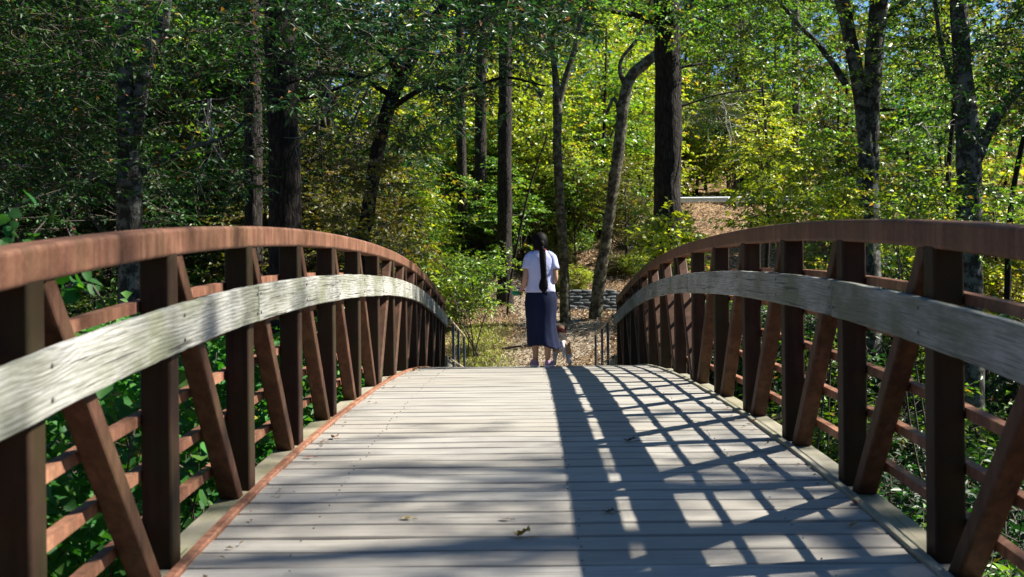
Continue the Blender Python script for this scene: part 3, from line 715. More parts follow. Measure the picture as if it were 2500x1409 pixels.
CROWN_S = lambda mat, v: (("airy_%s_%d" % (mat, v), mat, 2.1, 6.0, 125), dict(tw=4, k=6, length=.62, leaf=.165, aspect=.6, flat=.66, hollow=.12, seed=120+v, limbs=10))
def airy(n, pxr, Yr, hr, mats, label, group, gap=None):
    """thin saplings whose sparse sprays let the sun through"""
    for q in range(n):
        for tries in range(60):
            Yq = rng.uniform(*Yr); px = pxr[0] + (pxr[1]-pxr[0])*((q+rng.uniform(-.4, 1.4))/n)
            if not gap or not gap(px, Yq): break
        else: continue
        x = xr_at(Yq, px); gz = float(ground(x, Yq)); h = rng.uniform(*hr); mt = mats[rng.integers(len(mats))]
        root = thing("sapling", (x, Yq, gz), label, "tree", group); a, b = rng.normal(0, .05*h, 2); th = .012*h
        V, F = tube(np.array([[x, Yq, gz-.2, th*1.2], [x+a*.4, Yq+b*.4, gz+h*.4, th*.8], [x+a, Yq+b, gz+h, th*.25]]), 7, .5, .1, x); obj("trunk", make_mesh("trunk", V, F, M['grey_bark' if rng.random() < .4 else 'dark_bark'], True), root)
        sc_ = h/6.0; w = sc_**.5*rng.uniform(.9, 1.25); add_crown(root, CROWN_S(mt, int(rng.integers(3))), (x+a*.6, Yq+b*.6, gz+.12*h), (w, w, sc_*.95), rng.uniform(0, 6.28))
clear = lambda px, Yq: (1600 < px < 1990 and Yq < 58) or (1600 < px < 2400 and 50 < Yq < 62) or (1250 < px < 1560 and Yq < 43)
airy(36, (930, 1720), (45, 76), (5, 10.5), ['lime', 'lime', 'mid', 'lime', 'gold'], "sunlit yellow-green sapling on the slope behind the woman", "sunlit saplings on the slope", clear)
airy(34, (1640, 2560), (40, 74), (4.5, 10), ['gold', 'lime', 'mid', 'mid', 'olive'], "golden green sapling on the sunny bank at the right", "golden saplings of the right bank", clear)
airy(38, (930, 1680), (41, 60), (2.2, 4.6), ['lime', 'lime', 'mid', 'olive'], "low bright sapling close above the leaf litter of the slope", "low saplings on the slope", clear)
fill(8, (1120, 2000), (66, 82), (18, 23), ['mid', 'lime', 'mid'], 1.35, "tall tree in the far wood closing the view", "tall trees of the far wood", low=.4, th=.2)
airy(26, (-200, 950), (32, 62), (4, 9), ['lime', 'lime', 'mid', 'olive'], "paler green sapling glimpsed deep in the left wood", "pale saplings deep in the left wood")
airy(10, (2060, 2600), (26, 40), (3, 5.5), ['mid', 'lime', 'olive'], "short sapling in half shade behind the right rail", "short saplings behind the right rail")
fill(9, (-300, 2800), (74, 86), (14, 20), ['mid', 'lime', 'mid', 'gold'], 1.35, "tall tree in the far wood closing the view", "tall trees of the far wood", low=.35, th=.2)
def shrubs(n, pxr, Yr, mats, sr, label, group, name="shrub"):
    proto = {}
    for q in range(n):
        Yq = rng.uniform(*Yr); px = rng.uniform(*pxr); x = xr_at(Yq, px); gz = float(ground(x, Yq)); mt = mats[rng.integers(len(mats))]; v = int(rng.integers(2))
        if abs(x-.2) < 1.9 and Yq < 38: continue
        key = (mt, v)
        if key not in proto:
            r = proto[key] = thing(name, (0, 0, 0), label, "shrub", group); add_crown(r, CROWN_C(mt, v), (0, 0, 0))
        else: r = copy_tree(proto[key])
        s = rng.uniform(*sr); r.location = (x, Yq, gz-.05); r.scale = (s, s, s*rng.uniform(.8, 1.2)); r.rotation_euler = (0, 0, rng.uniform(0, 6.28))
shrubs(22, (-150, 900), (22, 36), ['deep', 'mid', 'olive'], (1.0, 1.9), "dark shrub in the shade of the left wood", "shrubs of the left wood")
shrubs(10, (880, 1120), (36, 46), ['lime', 'olive', 'mid'], (.7, 1.3), "yellow-green shrub between the thin trunks left of the woman", "shrubs between the thin trunks")
shrubs(26, (1240, 1660), (41, 54), ['mid', 'olive', 'olive', 'lime'], (.35, .8), "low shrub on the leaf-covered slope right of the woman", "low shrubs on the slope")
shrubs(16, (1940, 2600), (25, 44), ['mid', 'gold', 'olive', 'lime'], (.9, 1.6), "leafy shrub below the guard rail on the right", "shrubs below the guard rail")
# ravine below the bridge
shrubs(40, (1750, 3300), (9, 25), ['deep', 'deep', 'mid'], (1.0, 1.7), "shrub in the dark ravine seen through the right railing", "shrubs of the ravine")
shrubs(16, (1660, 2150), (20, 30), ['deep', 'mid'], (.9, 1.4), "shrub", "shrubs of the ravine")
shrubs(12, (1700, 3000), (5, 10), ['deep'], (.9, 1.4), "dim shrub low in the ravine under the right railing", "dim shrubs under the right railing")
shrubs(16, (-900, 700), (6, 18), ['deep', 'mid'], (.9, 1.5), "shrub beyond the vines seen through the left railing", "shrubs beyond the vines")
def px_bush(name, label, mat, n, xr, yr, Yr, **kw):
    c = at(sum(xr)/2, sum(yr)/2, sum(Yr)/2); gz = float(ground(c[0], c[1])); root = thing(name, (c[0], c[1], gz), label, "shrub")
    for q in range(5):
        e = at(rng.uniform(*xr), rng.uniform(*yr), rng.uniform(*Yr)); b = np.array([c[0]+rng.normal(0, .15), c[1]+rng.normal(0, .15), gz-.1])
        mid = (b+e)/2 + rng.normal(0, .12, 3); V, F = tube(np.array([[*b, .022], [*mid, .014], [*e, .005]]), 6, .2); obj("stem", make_mesh("stem", V, F, M['twig'], True), root)
    px_crown(root, mat, n, xr, yr, Yr, name="foliage", **kw)
px_bush("bush", "bright leafy bush drooping beside the foot of the straight pine, left of the woman", 'mid', 60, (1090, 1245), (610, 745), (31, 34), length=.4, leaf=.12, aspect=.55)
px_bush("bush", "big-leaved bush catching light at the foot of the big pine, above the right rail", 'lime', 46, (1560, 1720), (505, 650), (20, 22), length=.4, leaf=.12, aspect=.6)
px_bush("sapling", "yellowing sapling with broad leaves above the right rail, before the pale twin tree", 'lime', 120, (1810, 2110), (340, 560), (17, 20), length=.42, leaf=.095, aspect=.6)
px_bush("bush", "dark green bush right behind the far end of the left rail", 'olive', 80, (760, 1060), (480, 660), (24, 28), length=.45, leaf=.10, aspect=.55)
px_bush("bush", "leafy bush with yellow sprigs above the right rail at the mottled tree", 'mid', 70, (2160, 2560), (440, 600), (15, 19), length=.4, leaf=.085, aspect=.55)

# far off wood: one mass behind everything
Cf = []
while len(Cf) < 9500:
    x, yq, z = rng.uniform(-75, 85), rng.uniform(84, 118), rng.uniform(0, 1)**.85
    gz = float(ground(x, yq)); Cf.append((x, yq, gz + z*34))
Cf = np.array(Cf); V, F, rnd, TV, TF = sprays(Cf, rv(len(Cf)), 3, 7, 1.5, .55, .6, .45)
tag(obj("woods", make_mesh("woods", V, F, M['far'], False, rnd)), "far mass of green treetops behind the trunks", "woods", kind='stuff')

Cf = []
while len(Cf) < 4600:
    q = rng.random()
    if q < .45: x, yq, top = rng.uniform(-45, 40), rng.uniform(-26, -9), 22
    elif q < .65: x, yq, top = rng.uniform(-45, -17), rng.uniform(-9, 22), 20
    else: x, yq, top = rng.uniform(21, 38), rng.uniform(-9, 30), 15
    gz = float(ground(x, yq)); Cf.append((x, yq, gz + rng.uniform(0, 1)*(top-gz)))
Cf = np.array(Cf); V, F, rnd, TV, TF = sprays(Cf, rv(len(Cf)), 3, 7, 1.3, .5, .6, .45)
tag(obj("woods", make_mesh("woods", V, F, M['deep'], False, rnd)), "wood standing around the near end of the bridge", "woods", kind='stuff')

for x, yq, h in ((7.4, 36.8, 8.0),):
    gz = float(ground(x, yq)); root = thing("sapling", (x, yq, gz), "slim tall sapling right of the big dark pine, midway up", "tree", "slim saplings by the big pine")
    V, F = tube(np.array([[x, yq, gz-.2, .09], [x+.2, yq, gz+h*.5, .06], [x, yq, gz+h, .02]]), 8, .4, .1); obj("trunk", make_mesh("trunk", V, F, M['dark_bark'], True), root)
    add_crown(root, CROWN_S('lime', 0), (x, yq, gz+h*.42), (.8, .8, h*.09), 1.0)
# shade trees right of the bridge, before the camera's right: they cast the dapples on the deck
CROWN_D = lambda mat, v: (("open_%s_%d" % (mat, v), mat, 4.4, 7.5, 100), dict(tw=4, k=7, length=.9, leaf=.15, flat=.6, seed=90+v, limbs=14, hollow=.2))
for lab, x, yq, zc, s, mt, v in (("tall open-crowned oak standing in the ravine right of the bridge", 13.0, 7.6, 8.6, 1.0, 'mid', 0),
                              ("second tall oak right of the bridge, farther from the railing", 16.0, 6.4, 10.6, 1.0, 'mid', 1)):
    gz = float(ground(x, yq)); root = thing("oak_tree", (x, yq, gz), lab, "tree")
    V, F = tube(np.array([[x+.5, yq, gz-.3, .3], [x+.5, yq, gz+2, .24], [x+.2, yq, zc+2, .16], [x, yq, zc+5.5, .06]]), 12, .4, .12); obj("trunk", make_mesh("trunk", V, F, M['dark_bark'], True), root)
    add_crown(root, CROWN_D(mt, v), (x, yq, zc), s, rng.uniform(0, 6.28))

# ------------------------------------------------------------------ ground cover: dry leaves, grass
def scatter_flat(n, f, leaf, name, label, mat, tilt=.5):
    P = []
    while len(P) < n:
        x, yq = f(); P.append((x, yq, float(ground(x, yq)) + rng.uniform(.015, .07)))
    P = np.array(P); D = rv(n); D[:, 2] *= .35
    L = leaf*rng.uniform(.6, 1.3, n); V, F = leaf_geo(P, D, np.array([0, 0, 1.0])+rv(n)*tilt, L, L*.6, .35, .1)
    tag(obj(name, make_mesh(name, V, F, M[mat], False, np.repeat(rng.uniform(0, 1, n), 2))), label, "leaf litter", kind='stuff')
def f_path():
    yq = 26.5 + 22*rng.random()**1.2; return (xr_at(yq, rng.uniform(1050, 1620)), yq)
scatter_flat(38000, f_path, .075, "leaf_litter", "dry brown leaves lying over the path and the slope", 'litter')
def f_hill():
    yq = rng.uniform(38, 60); return (xr_at(yq, rng.uniform(900, 2500)), yq)
scatter_flat(24000, f_hill, .10, "leaf_litter", "dry leaves covering the bank below the guard rail", 'litter')
n = 5200; c = []
while len(c) < n:
    yq = rng.uniform(30.5, 36.5); px = rng.normal(1165, 45)
    if px > 1262: continue
    x = xr_at(yq, px); c.append((x, yq, float(ground(x, yq))))
c = np.array(c); D = rv(n)*.7; D[:, 2] = .8; L = rng.uniform(.05, .15, n)
V, F = leaf_geo(c, D, rv(n), L, .012, .1, .25)
tag(obj("grass", make_mesh("grass", V, F, M['grassm'], False, np.repeat(rng.uniform(0, 1, n), 2))), "patch of thin bright grass left of the path", "grass", kind='stuff')

# ------------------------------------------------------------------ guard rail, sandbag wall, rock, fallen branch
M['galv'] = plain("galvanised_steel", (.66, .72, .75), .4, .5, .12, 5)
gr0, gr1 = at(1600, 489, 57), at(2420, 486, 57)
gr = thing("guard_rail", ((gr0[0]+gr1[0])/2, 57, float(ground(14, 57))), "long pale steel guard rail along the top of the bank on the right", "guard rail")
zg = gr0[2]
wprof = [(0, .10), (.05, .07), (.05, .035), (.0, .0), (.05, -.035), (.05, -.07), (0, -.10), (-.012, -.10), (.036, -.068), (.036, -.037), (-.014, 0), (.036, .037), (.036, .068), (-.012, .10)]
V, F = sweep([(x, 57, zg) for x in np.linspace(gr0[0]-1, gr1[0]+4, 8)], [(-a*1.3, b*1.35) for a, b in wprof], (0, 1, 0)); obj("rail", make_mesh("rail", V, F, M['galv']), gr)
for x in np.arange(gr0[0], gr1[0]+3, 2.0):
    V, F = boxv(x-.06, x+.06, 57.03, 57.17, float(ground(x, 57.1))-.2, zg+.12); obj("post", make_mesh("guard_post", V, F, M['galv']), gr)
M['bag'] = plain("sandbag_cloth", (.105, .117, .122), .9, .15, .35, 14, .3)
def bag_mesh(v):
    bm = bmesh.new(); bmesh.ops.create_cube(bm, size=1.0); bmesh.ops.subdivide_edges(bm, edges=bm.edges[:], cuts=3, use_grid_fill=True)
    for q in bm.verts:
        d = q.co.normalized()*.62; q.co = q.co.lerp(d, .55); q.co += Vector((1, 1, 1))*.04*mnoise.noise(q.co*3+Vector((v*7, 0, 0)))
        q.co.x *= .40; q.co.y *= .26; q.co.z *= .118
    me = bpy.data.meshes.new("bag"); bm.to_mesh(me); bm.free(); me.materials.append(M['bag']); me.polygons.foreach_set("use_smooth", np.ones(len(me.polygons), dtype=bool)); return me
bags = [bag_mesh(v) for v in range(3)]
sw = at(1475, 765, 39.0); swz = float(ground(2.5, 38.8))
wallt = thing("sandbag_wall", (sw[0], 39.0, swz), "low wall of stacked grey sandbags behind the two crooked trees", "retaining wall")
for r_ in range(8):
    for q in range(7):
        if (r_ > 5 and q > 4) or (r_ == 7 and rng.random() < .45): continue
        x = 1.30 + q*.365 + (.18 if r_ % 2 else 0) + rng.normal(0, .015)
        o = obj("sandbag", bags[(q+r_) % 3], wallt); o.location = (x, 39.0+.055*r_+rng.normal(0, .012), swz+.05+r_*.102); o.rotation_euler = (rng.normal(0, .09), rng.normal(0, .07), rng.normal(0, .10)); o.scale = (rng.uniform(.85, 1.12), rng.uniform(.85, 1.1), rng.uniform(.9, 1.12))
M['rock'] = plain("pale_rock", (.55, .55, .54), .8, .2, .2, 9, .5)
p = at(1548, 653, 46.5); bm = bmesh.new(); bmesh.ops.create_icosphere(bm, subdivisions=3, radius=.2)
for q in bm.verts: q.co *= 1+.35*mnoise.noise(q.co*7); q.co.z *= .6; q.co.x *= 1.3
me = bpy.data.meshes.new("rock"); bm.to_mesh(me); bm.free(); me.materials.append(M['rock'])
o = obj("rock", me); o.location = (p[0], p[1], float(ground(p[0], p[1]))+.07); tag(o, "small pale rock lying on the leafy slope above the sandbag wall", "rock")
p0, p1 = at(1225, 838, 33.2), at(1305, 828, 33.5)
rows = np.array([[p0[0], p0[1], float(ground(p0[0], p0[1]))+.05, .03], [(p0[0]+p1[0])/2, 33.35, float(ground(0, 33.3))+.09, .035], [p1[0]+.2, p1[1], float(ground(p1[0], p1[1]))+.07, .04]])
V, F = tube(rows, 8, .1, .3); tag(obj("fallen_branch", make_mesh("fallen_branch", V, F, M['dark_bark'], True)), "dark fallen branch lying across the sunlit path", "branch")

# dead pale twigs hanging in the left wood
def dead_branch(root, start, Yd, n, spread, length, r=.010):
    mb = MB()
    for q in range(n):
        p = np.array(at(start[0]+rng.normal(0, 8), start[1]+rng.normal(0, 8), Yd)); d = unit(np.array([rng.normal(0, spread), rng.normal(0, spread*.6), -1.0])); rows = [[*p, r]]
        L = length*rng.uniform(.5, 1.1)
        for s in range(6):
            d = unit(d + rng.normal(0, .28, 3)); p = p + d*L/6; rows.append([*p, r*(1-.15*(s+1))])
            if rng.random() < .7:
                e = p + unit(d+rng.normal(0, .8, 3))*L*.22; mb.add(*tube(np.array([[*p, r*.5], [*(p*.5+e*.5+rng.normal(0, .02, 3)), r*.4], [*e, r*.2]]), 4, .1))
        mb.add(*tube(np.array(rows), 5, .12))
    o = obj("dead_twigs", mb.mesh("dead_twigs", M['pale_twig'], True), root); o['kind'] = 'stuff'
dead_branch(t2, (500, 245), 18.5, 7, .25, 1.9)
dead_branch(t3, (800, 210), 18.0, 4, .4, 1.5)
dead_branch(t12, (1760, 250), 24.5, 5, .9, 2.2)
dead_branch(t13, (2250, 300), 25, 6, 1.2, 2.0)

# ------------------------------------------------------------------ vines beside the left railing, leaf by leaf
def heart_leaf():
    h = [(0, 0), (.20, -.10), (.42, .06), (.47, .30), (.36, .62), (.16, .88), (0, 1.05)]
    V = [(0, 0, 0), (0, .35, -.03), (0, .7, -.04), (0, 1.05, -.12)]; F = []
    for s in (1, -1):
        o = len(V); V += [(s*a, b, .16*a - .10*b*b) for a, b in h[1:6]]
        i = [o+j for j in range(5)]
        fs = [(0, i[0], i[1]), (0, i[1], 1), (1, i[1], i[2]), (1, i[2], i[3], 2), (2, i[3], i[4]), (2, i[4], 3)]
        F += fs if s > 0 else [f[::-1] for f in fs]
    return V, F
hl_me = []
for v in range(8):
    V, F = heart_leaf(); V = np.array(V); V[:, 2] += .05*np.sin(V[:, 0]*5+v)*np.cos(V[:, 1]*3+v); hl_me.append(make_mesh("vine_leaf", V, F, M['vine'], True, np.full(len(F), (v+.5)/8*.97)))
def vine(label, starts, n_leaf, size, spread, jit=.15):
    c = np.mean([s[0] for s in starts], axis=0); root = thing("vine", (c[0], c[1], c[2]), label, "vine")
    mb = MB(); pts = []
    for a, b in starts:
        a = np.array(a, float); b = np.array(b, float); m = (a+b)/2 + rng.normal(0, jit, 3) + np.array([0, 0, jit*.8])
        rows = np.array([[*a, .006], [*m, .005], [*b, .002]]); mb.add(*tube(rows, 5, .08)); pts.append(spline(rows, .03)[:, :3])
    o = obj("stems", mb.mesh("vine_stems", M['twig'], True), root); o['kind'] = 'stuff'
    pts = np.vstack(pts)
    for q in range(n_leaf):
        p = pts[rng.integers(len(pts))] + rng.normal(0, spread, 3); o = obj("leaf", hl_me[rng.integers(8)], root)
        s = size*rng.uniform(.6, 1.2); o.location = p; o.scale = (s, s, s)
        d = unit(np.array([.35+rng.normal(0, .6), -.3+rng.normal(0, .6), -.45+rng.normal(0, .45)])); nn = unit(np.array([.5, -.35, .75]) + rng.normal(0, .45, 3))
        x = unit(np.cross(d, nn)); nn = np.cross(x, d); m = Matrix(((x[0], d[0], nn[0]), (x[1], d[1], nn[1]), (x[2], d[2], nn[2]))); o.rotation_euler = m.to_euler()
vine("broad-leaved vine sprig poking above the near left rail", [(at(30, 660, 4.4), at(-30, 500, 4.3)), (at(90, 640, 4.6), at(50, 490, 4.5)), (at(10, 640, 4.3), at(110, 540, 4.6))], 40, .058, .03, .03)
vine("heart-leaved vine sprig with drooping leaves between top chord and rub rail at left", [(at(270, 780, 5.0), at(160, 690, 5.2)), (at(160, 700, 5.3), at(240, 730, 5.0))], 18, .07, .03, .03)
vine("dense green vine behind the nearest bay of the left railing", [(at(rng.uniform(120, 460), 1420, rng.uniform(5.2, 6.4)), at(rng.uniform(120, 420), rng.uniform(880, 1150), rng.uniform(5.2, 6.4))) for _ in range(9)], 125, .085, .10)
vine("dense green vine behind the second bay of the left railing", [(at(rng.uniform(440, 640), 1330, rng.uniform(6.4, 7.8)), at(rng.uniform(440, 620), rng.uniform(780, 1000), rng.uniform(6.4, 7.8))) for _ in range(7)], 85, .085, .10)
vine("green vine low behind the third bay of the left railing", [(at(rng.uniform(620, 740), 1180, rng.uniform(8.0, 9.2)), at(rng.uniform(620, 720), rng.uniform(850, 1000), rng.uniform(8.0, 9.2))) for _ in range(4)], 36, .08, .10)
# the mass of vines behind them
def heap(n, fc, mat, name, label, leaf, ln=.3):
    C = np.array([fc() for _ in range(n)]); V, F, rnd, TV, TF = sprays(C, rv(n)+np.array([.4, -.3, .4]), 4, 6, ln, leaf, .8, .3)
    tag(obj(name, make_mesh(name, V, F, M[mat], False, rnd)), label, "undergrowth", kind='stuff')
def f_left():
    yq = rng.uniform(4.0, 17.0); x = -1.95 - abs(rng.normal(0, 1))*1.6 - .1; gz = float(ground(x, yq)); top = (.75 if yq < 10 else .35) - .25*abs(x+3)
    z = gz + (max(top, gz+.4)-gz)*rng.random()**.6; return (min(x, -2.0 - (.35 if z > .2 else 0)), yq, z)
heap(2300, f_left, 'vine', "undergrowth", "mass of broad green vine leaves left of the bridge", .085)
def f_right():
    yq = rng.uniform(4.0, 24.0); x = 2.3 + rng.random()*10; gz = float(ground(x, yq)); return (x, yq, gz + rng.uniform(.05, 1.5)*rng.random())
heap(5200, f_right, 'deep', "undergrowth", "dark leafy undergrowth in the ravine right of the bridge", .085)

# ------------------------------------------------------------------ leaves lying on the deck
def deck_hit(px, pyy):
    o = CO; d = at(px, pyy, 10.0)-CO
    for t in np.linspace(.2, 1.8, 6000):
        p = o + d*t
        if p[2] < zd(p[1]): return p
    return p
def fallen(px, pyy, size, col, label, rot, curl=.4):
    p = deck_hit(px, pyy); a = N("leaf_col"); m = plain("deck_leaf", col, .6, .3, .35, 60)
    out = [(0, 0), (.18, .08), (.30, .22), (.20, .34), (.34, .52), (.20, .62), (.24, .80), (.08, .86), (0, 1.05)]
    V = []; F = []
    for i, (w, l) in enumerate(out):
        V += [(-w, l, 0), (-w*.5, l, 0), (0, l, 0), (w*.5, l, 0), (w, l, 0)]
    V = np.array(V); V[:, 2] = curl*(V[:, 0]**2*3.0) + .18*curl*np.sin(V[:, 1]*5+rot) + curl*.5*np.clip(V[:, 1]-.6, 0, 1)**2*2 + .03*np.sin(V[:, 0]*17+V[:, 1]*11)
    V[:, 2] -= V[:, 2].min(); V[:, 1] -= .5
    for i in range(len(out)-1):
        for j in range(4): F.append((i*5+j, i*5+j+1, (i+1)*5+j+1, (i+1)*5+j))
    V *= size; me = make_mesh("fallen_leaf", V, F, m, True)
    root = obj("fallen_leaf", me); root.location = (p[0], p[1], zd(p[1])+.006); root.rotation_euler = (math.atan2(zd(p[1]+.05)-zd(p[1]-.05), .1), 0, rot)
    V, F = tube(np.array([[0, -.5*size, .02*size, .015*size], [.05*size, -.7*size, .08*size, .012*size], [.02*size, -.95*size, .05*size, .009*size]]), 5, .2*size)
    st = obj("stalk", make_mesh("stalk", V, F, m), root, True)
    tag(root, label, "leaf", "leaves fallen on the deck")
bpy.data.materials.remove(N("tmp").m)
fallen(1272, 1312, .085, (.42, .27, .05), "curled yellow brown leaf in the middle of the deck, nearest the camera", 1.2, .9)
fallen(992, 1270, .055, (.45, .32, .10), "small yellow leaf left of centre on the deck", 1.5, .4)
fallen(1486, 1254, .06, (.09, .075, .03), "dark olive leaf on the shaded plank right of centre", 1.6, .6)
fallen(1536, 1079, .09, (.12, .08, .06), "brown stalked leaf in the rail's broad shadow", 1.4, .5)
fallen(1232, 1271, .05, (.25, .20, .15), "pale flattened leaf fragment between the two yellow leaves", 1.4, .2)
fallen(816, 1072, .075, (.34, .17, .09), "reddish brown leaf near the left edge of the deck, middle one of three", .6, .7)
fallen(784, 1083, .05, (.28, .13, .07), "small brown leaf beside the reddish brown one at left", 1.7, .3)
fallen(752, 1119, .06, (.26, .10, .06), "flat red leaf nearest the left edge strip", 1.5, .2)
fallen(1012, 908, .10, (.36, .22, .11), "tan curled leaf at the crest by the far left edge", .9, .9)
fallen(948, 926, .08, (.34, .18, .09), "brown leaf on the left edge strip before the crest", 1.8, .7)
fallen(2078, 1288, .055, (.36, .24, .10), "yellowish leaf on a sunlit patch near the right edge", 1.3, .7)
fallen(2090, 1233, .06, (.30, .16, .13), "pinkish brown leaf against the right edge board", .4, .6)
fallen(1836, 1034, .07, (.26, .17, .10), "brown curled leaf by the right edge, farther up the deck", .9, .8)

n = 150; sx = np.where(rng.random(n) < .6, -1, 1); yb = rng.uniform(3.5, 15.5, n); xb = sx*(1.44-np.abs(rng.normal(0, .10, n)))
P = np.array([(a, b, zd(b)+.006) for a, b in zip(xb, yb)]); D = rv(n); D[:, 2] *= .15; L = rng.uniform(.012, .05, n)
V, F = leaf_geo(P, D, np.array([0, 0, 1.0])+rv(n)*.3, L, L*rng.uniform(.12, .6, n), .3, .05)
tag(obj("leaf_litter", make_mesh("leaf_litter", V, F, M['litter'], False, np.repeat(rng.uniform(0, .7, n), 2))), "crumbs of dry leaves along the deck edges", "leaf litter", kind='stuff')
# ------------------------------------------------------------------ the woman
M['skin'] = plain("skin", (.40, .235, .165), .55, .35, .06, 12)
M['hair'] = plain("black_hair", (.006, .005, .005), .65, .08, .2, 40)
k = N("tshirt_cloth"); c = k.mix(k.noise(k.coord(), 160, 3), (.43, .46, .70), (.52, .55, .78)); M['shirt'] = k.done(k.bsdf(c, .9, .15, k.bump(k.noise(k.coord(), 9, 3), .8, .02)))
k = N("denim"); co = k.coord(); tw_ = k.noise(k.map(co, (1, 1, .35)), 260, 2); c = k.mix(tw_, (.005, .008, .026), (.010, .015, .042))
c = k.mix(k.ramp(k.noise(co, 4, 4), [(.45, 0.0), (.75, .5)]), c, (.016, .024, .066)); M['denim'] = k.done(k.bsdf(c, .9, .15, k.bump(k.noise(k.map(co, (1, 1, .3)), 14, 4), .35, .02)))
M['scarf'] = plain("red_cloth", (.16, .012, .02), .85, .2, .2, 30)
M['shoe'] = plain("mauve_canvas", (.30, .20, .29), .85, .2, .12, 40)
M['sole'] = plain("pale_rubber", (.55, .55, .60), .6, .3, .08)
M['bagm'] = plain("green_fabric", (.02, .22, .10), .6, .3, .2, 20)
M['strap'] = plain("purple_webbing", (.07, .05, .30), .7, .3, .2, 20)
WY = 14.65; wf = at(1322, 893, WY); WX = wf[0]; WZ = zd(WY); S_ = (at(1322, 568, WY)[2]-WZ)/1.66
def wpt(x, y, z): return np.array([WX + x*S_, WY + y*S_, WZ + z*S_])
def skinned(joints, edges, sub=2):
    """one skinned surface over a skeleton: joints (x,y,z,r)"""
    me = bpy.data.meshes.new("skel"); me.from_pydata([j[:3] for j in joints], edges, []); o = bpy.data.objects.new("skel", me); COL.objects.link(o)
    md = o.modifiers.new("s", 'SKIN'); md.use_smooth_shade = True; md.branch_smoothing = .5
    lay = me.skin_vertices[0].data if me.skin_vertices else None
    if lay is None:
        bpy.context.view_layer.objects.active = o
        lay = me.skin_vertices[0].data
    for i, j in enumerate(joints):
        r = j[3]; lay[i].radius = r if hasattr(r, '__len__') else (r, r); lay[i].use_root = (i == 0)
    sb = o.modifiers.new("u", 'SUBSURF'); sb.levels = sub; sb.render_levels = sub
    dg = bpy.context.evaluated_depsgraph_get(); out = bpy.data.meshes.new_from_object(o.evaluated_get(dg)); bpy.data.objects.remove(o); return out
def merged(parts, voxel, smooth=6):
    """several closed surfaces fused into one continuous skin"""
    bm = bmesh.new()
    for m in parts: bm.from_mesh(m)
    me = bpy.data.meshes.new("fuse"); bm.to_mesh(me); bm.free(); o = bpy.data.objects.new("fuse", me); COL.objects.link(o)
    r = o.modifiers.new("r", 'REMESH'); r.mode = 'VOXEL'; r.voxel_size = voxel; r.use_smooth_shade = True
    s = o.modifiers.new("s", 'SMOOTH'); s.iterations = smooth; s.factor = .5
    dg = bpy.context.evaluated_depsgraph_get(); out = bpy.data.meshes.new_from_object(o.evaluated_get(dg)); bpy.data.objects.remove(o)
    out.polygons.foreach_set("use_smooth", np.ones(len(out.polygons), dtype=bool)); return out
def uv_ball(c, r, seg=20, ring=14, fn=None):
    V = [(0, 0, 1)]; F = []
    for i in range(1, ring):
        a = math.pi*i/ring
        for j in range(seg): b = 2*math.pi*j/seg; V.append((math.sin(a)*math.cos(b), math.sin(a)*math.sin(b), math.cos(a)))
    V.append((0, 0, -1)); last = len(V)-1
    for j in range(seg): F.append((0, 1+j, 1+(j+1) % seg)); F.append((last, last-seg+(j+1) % seg, last-seg+j))
    for i in range(ring-2):
        for j in range(seg): a = 1+i*seg; F.append((a+j, a+seg+j, a+seg+(j+1) % seg, a+(j+1) % seg))
    V = np.array(V)*np.array(r)
    if fn: V = np.array([fn(v) for v in V])
    return V + np.array(c), F
def loft(rings, seg, close=False):
    """rings: function list -> each a (seg,3) array"""
    V = np.vstack(rings); F = []
    for i in range(len(rings)-1):
        for j in range(seg): F.append((i*seg+j, i*seg+(j+1) % seg, (i+1)*seg+(j+1) % seg, (i+1)*seg+j))
    if close: F.append(tuple(range(seg-1, -1, -1))); F.append(tuple((len(rings)-1)*seg+j for j in range(seg)))
    return V, F
def oval(cx, cy, z, rx, ry, seg, fn=None):
    A = np.arange(seg)*2*math.pi/seg; k_ = np.ones(seg) if fn is None else np.array([fn(a) for a in A])
    return np.stack([WX+(cx+rx*k_*np.cos(A))*S_, WY+(cy+ry*k_*np.sin(A))*S_, np.full(seg, WZ+z*S_)], 1)
woman = thing("person", (WX, WY, WZ), "woman seen from behind in pale T-shirt and long denim skirt, long black braid", "person")
J = lambda x, y, z, r: (*wpt(x, y, z), r*S_ if not hasattr(r, '__len__') else (r[0]*S_, r[1]*S_))
jo = [J(0, 0, .93, (.145, .11)), J(0, .005, 1.06, (.125, .095)), J(0, 0, 1.20, (.14, .10)), J(0, -.01, 1.32, (.135, .085)), J(.0, .0, 1.405, .055), J(0, .02, 1.47, .05),
      J(-.085, 0, .86, .095), J(-.07, .02, .48, .058), J(-.072, .05, .33, .054), J(-.07, .07, .09, .034), J(-.075, .10, .045, .035), J(-.085, .19, .03, .03),
      J(.085, 0, .86, .095), J(.075, -.02, .48, .058), J(.075, -.03, .33, .054), J(.08, -.04, .085, .034), J(.085, -.0, .04, .035), J(.10, .09, .028, .03),
      J(-.135, -.005, 1.345, .052), J(-.172, -.03, 1.20, .043), J(-.190, -.055, 1.08, .039), J(-.205, .06, 1.01, .033), J(-.245, .15, .96, .024),
      J(.135, -.005, 1.345, .052), J(.172, -.03, 1.20, .043), J(.182, -.045, 1.08, .039), J(.155, .06, 1.04, .033), J(.10, .16, 1.02, .024)]
ed = [(0,1),(1,2),(2,3),(3,4),(4,5),(0,6),(6,7),(7,8),(8,9),(9,10),(10,11),(0,12),(12,13),(13,14),(14,15),(15,16),(16,17),(3,18),(18,19),(19,20),(20,21),(21,22),(3,23),(23,24),(24,25),(25,26),(26,27)]
bodym = skinned(jo, ed, 2)
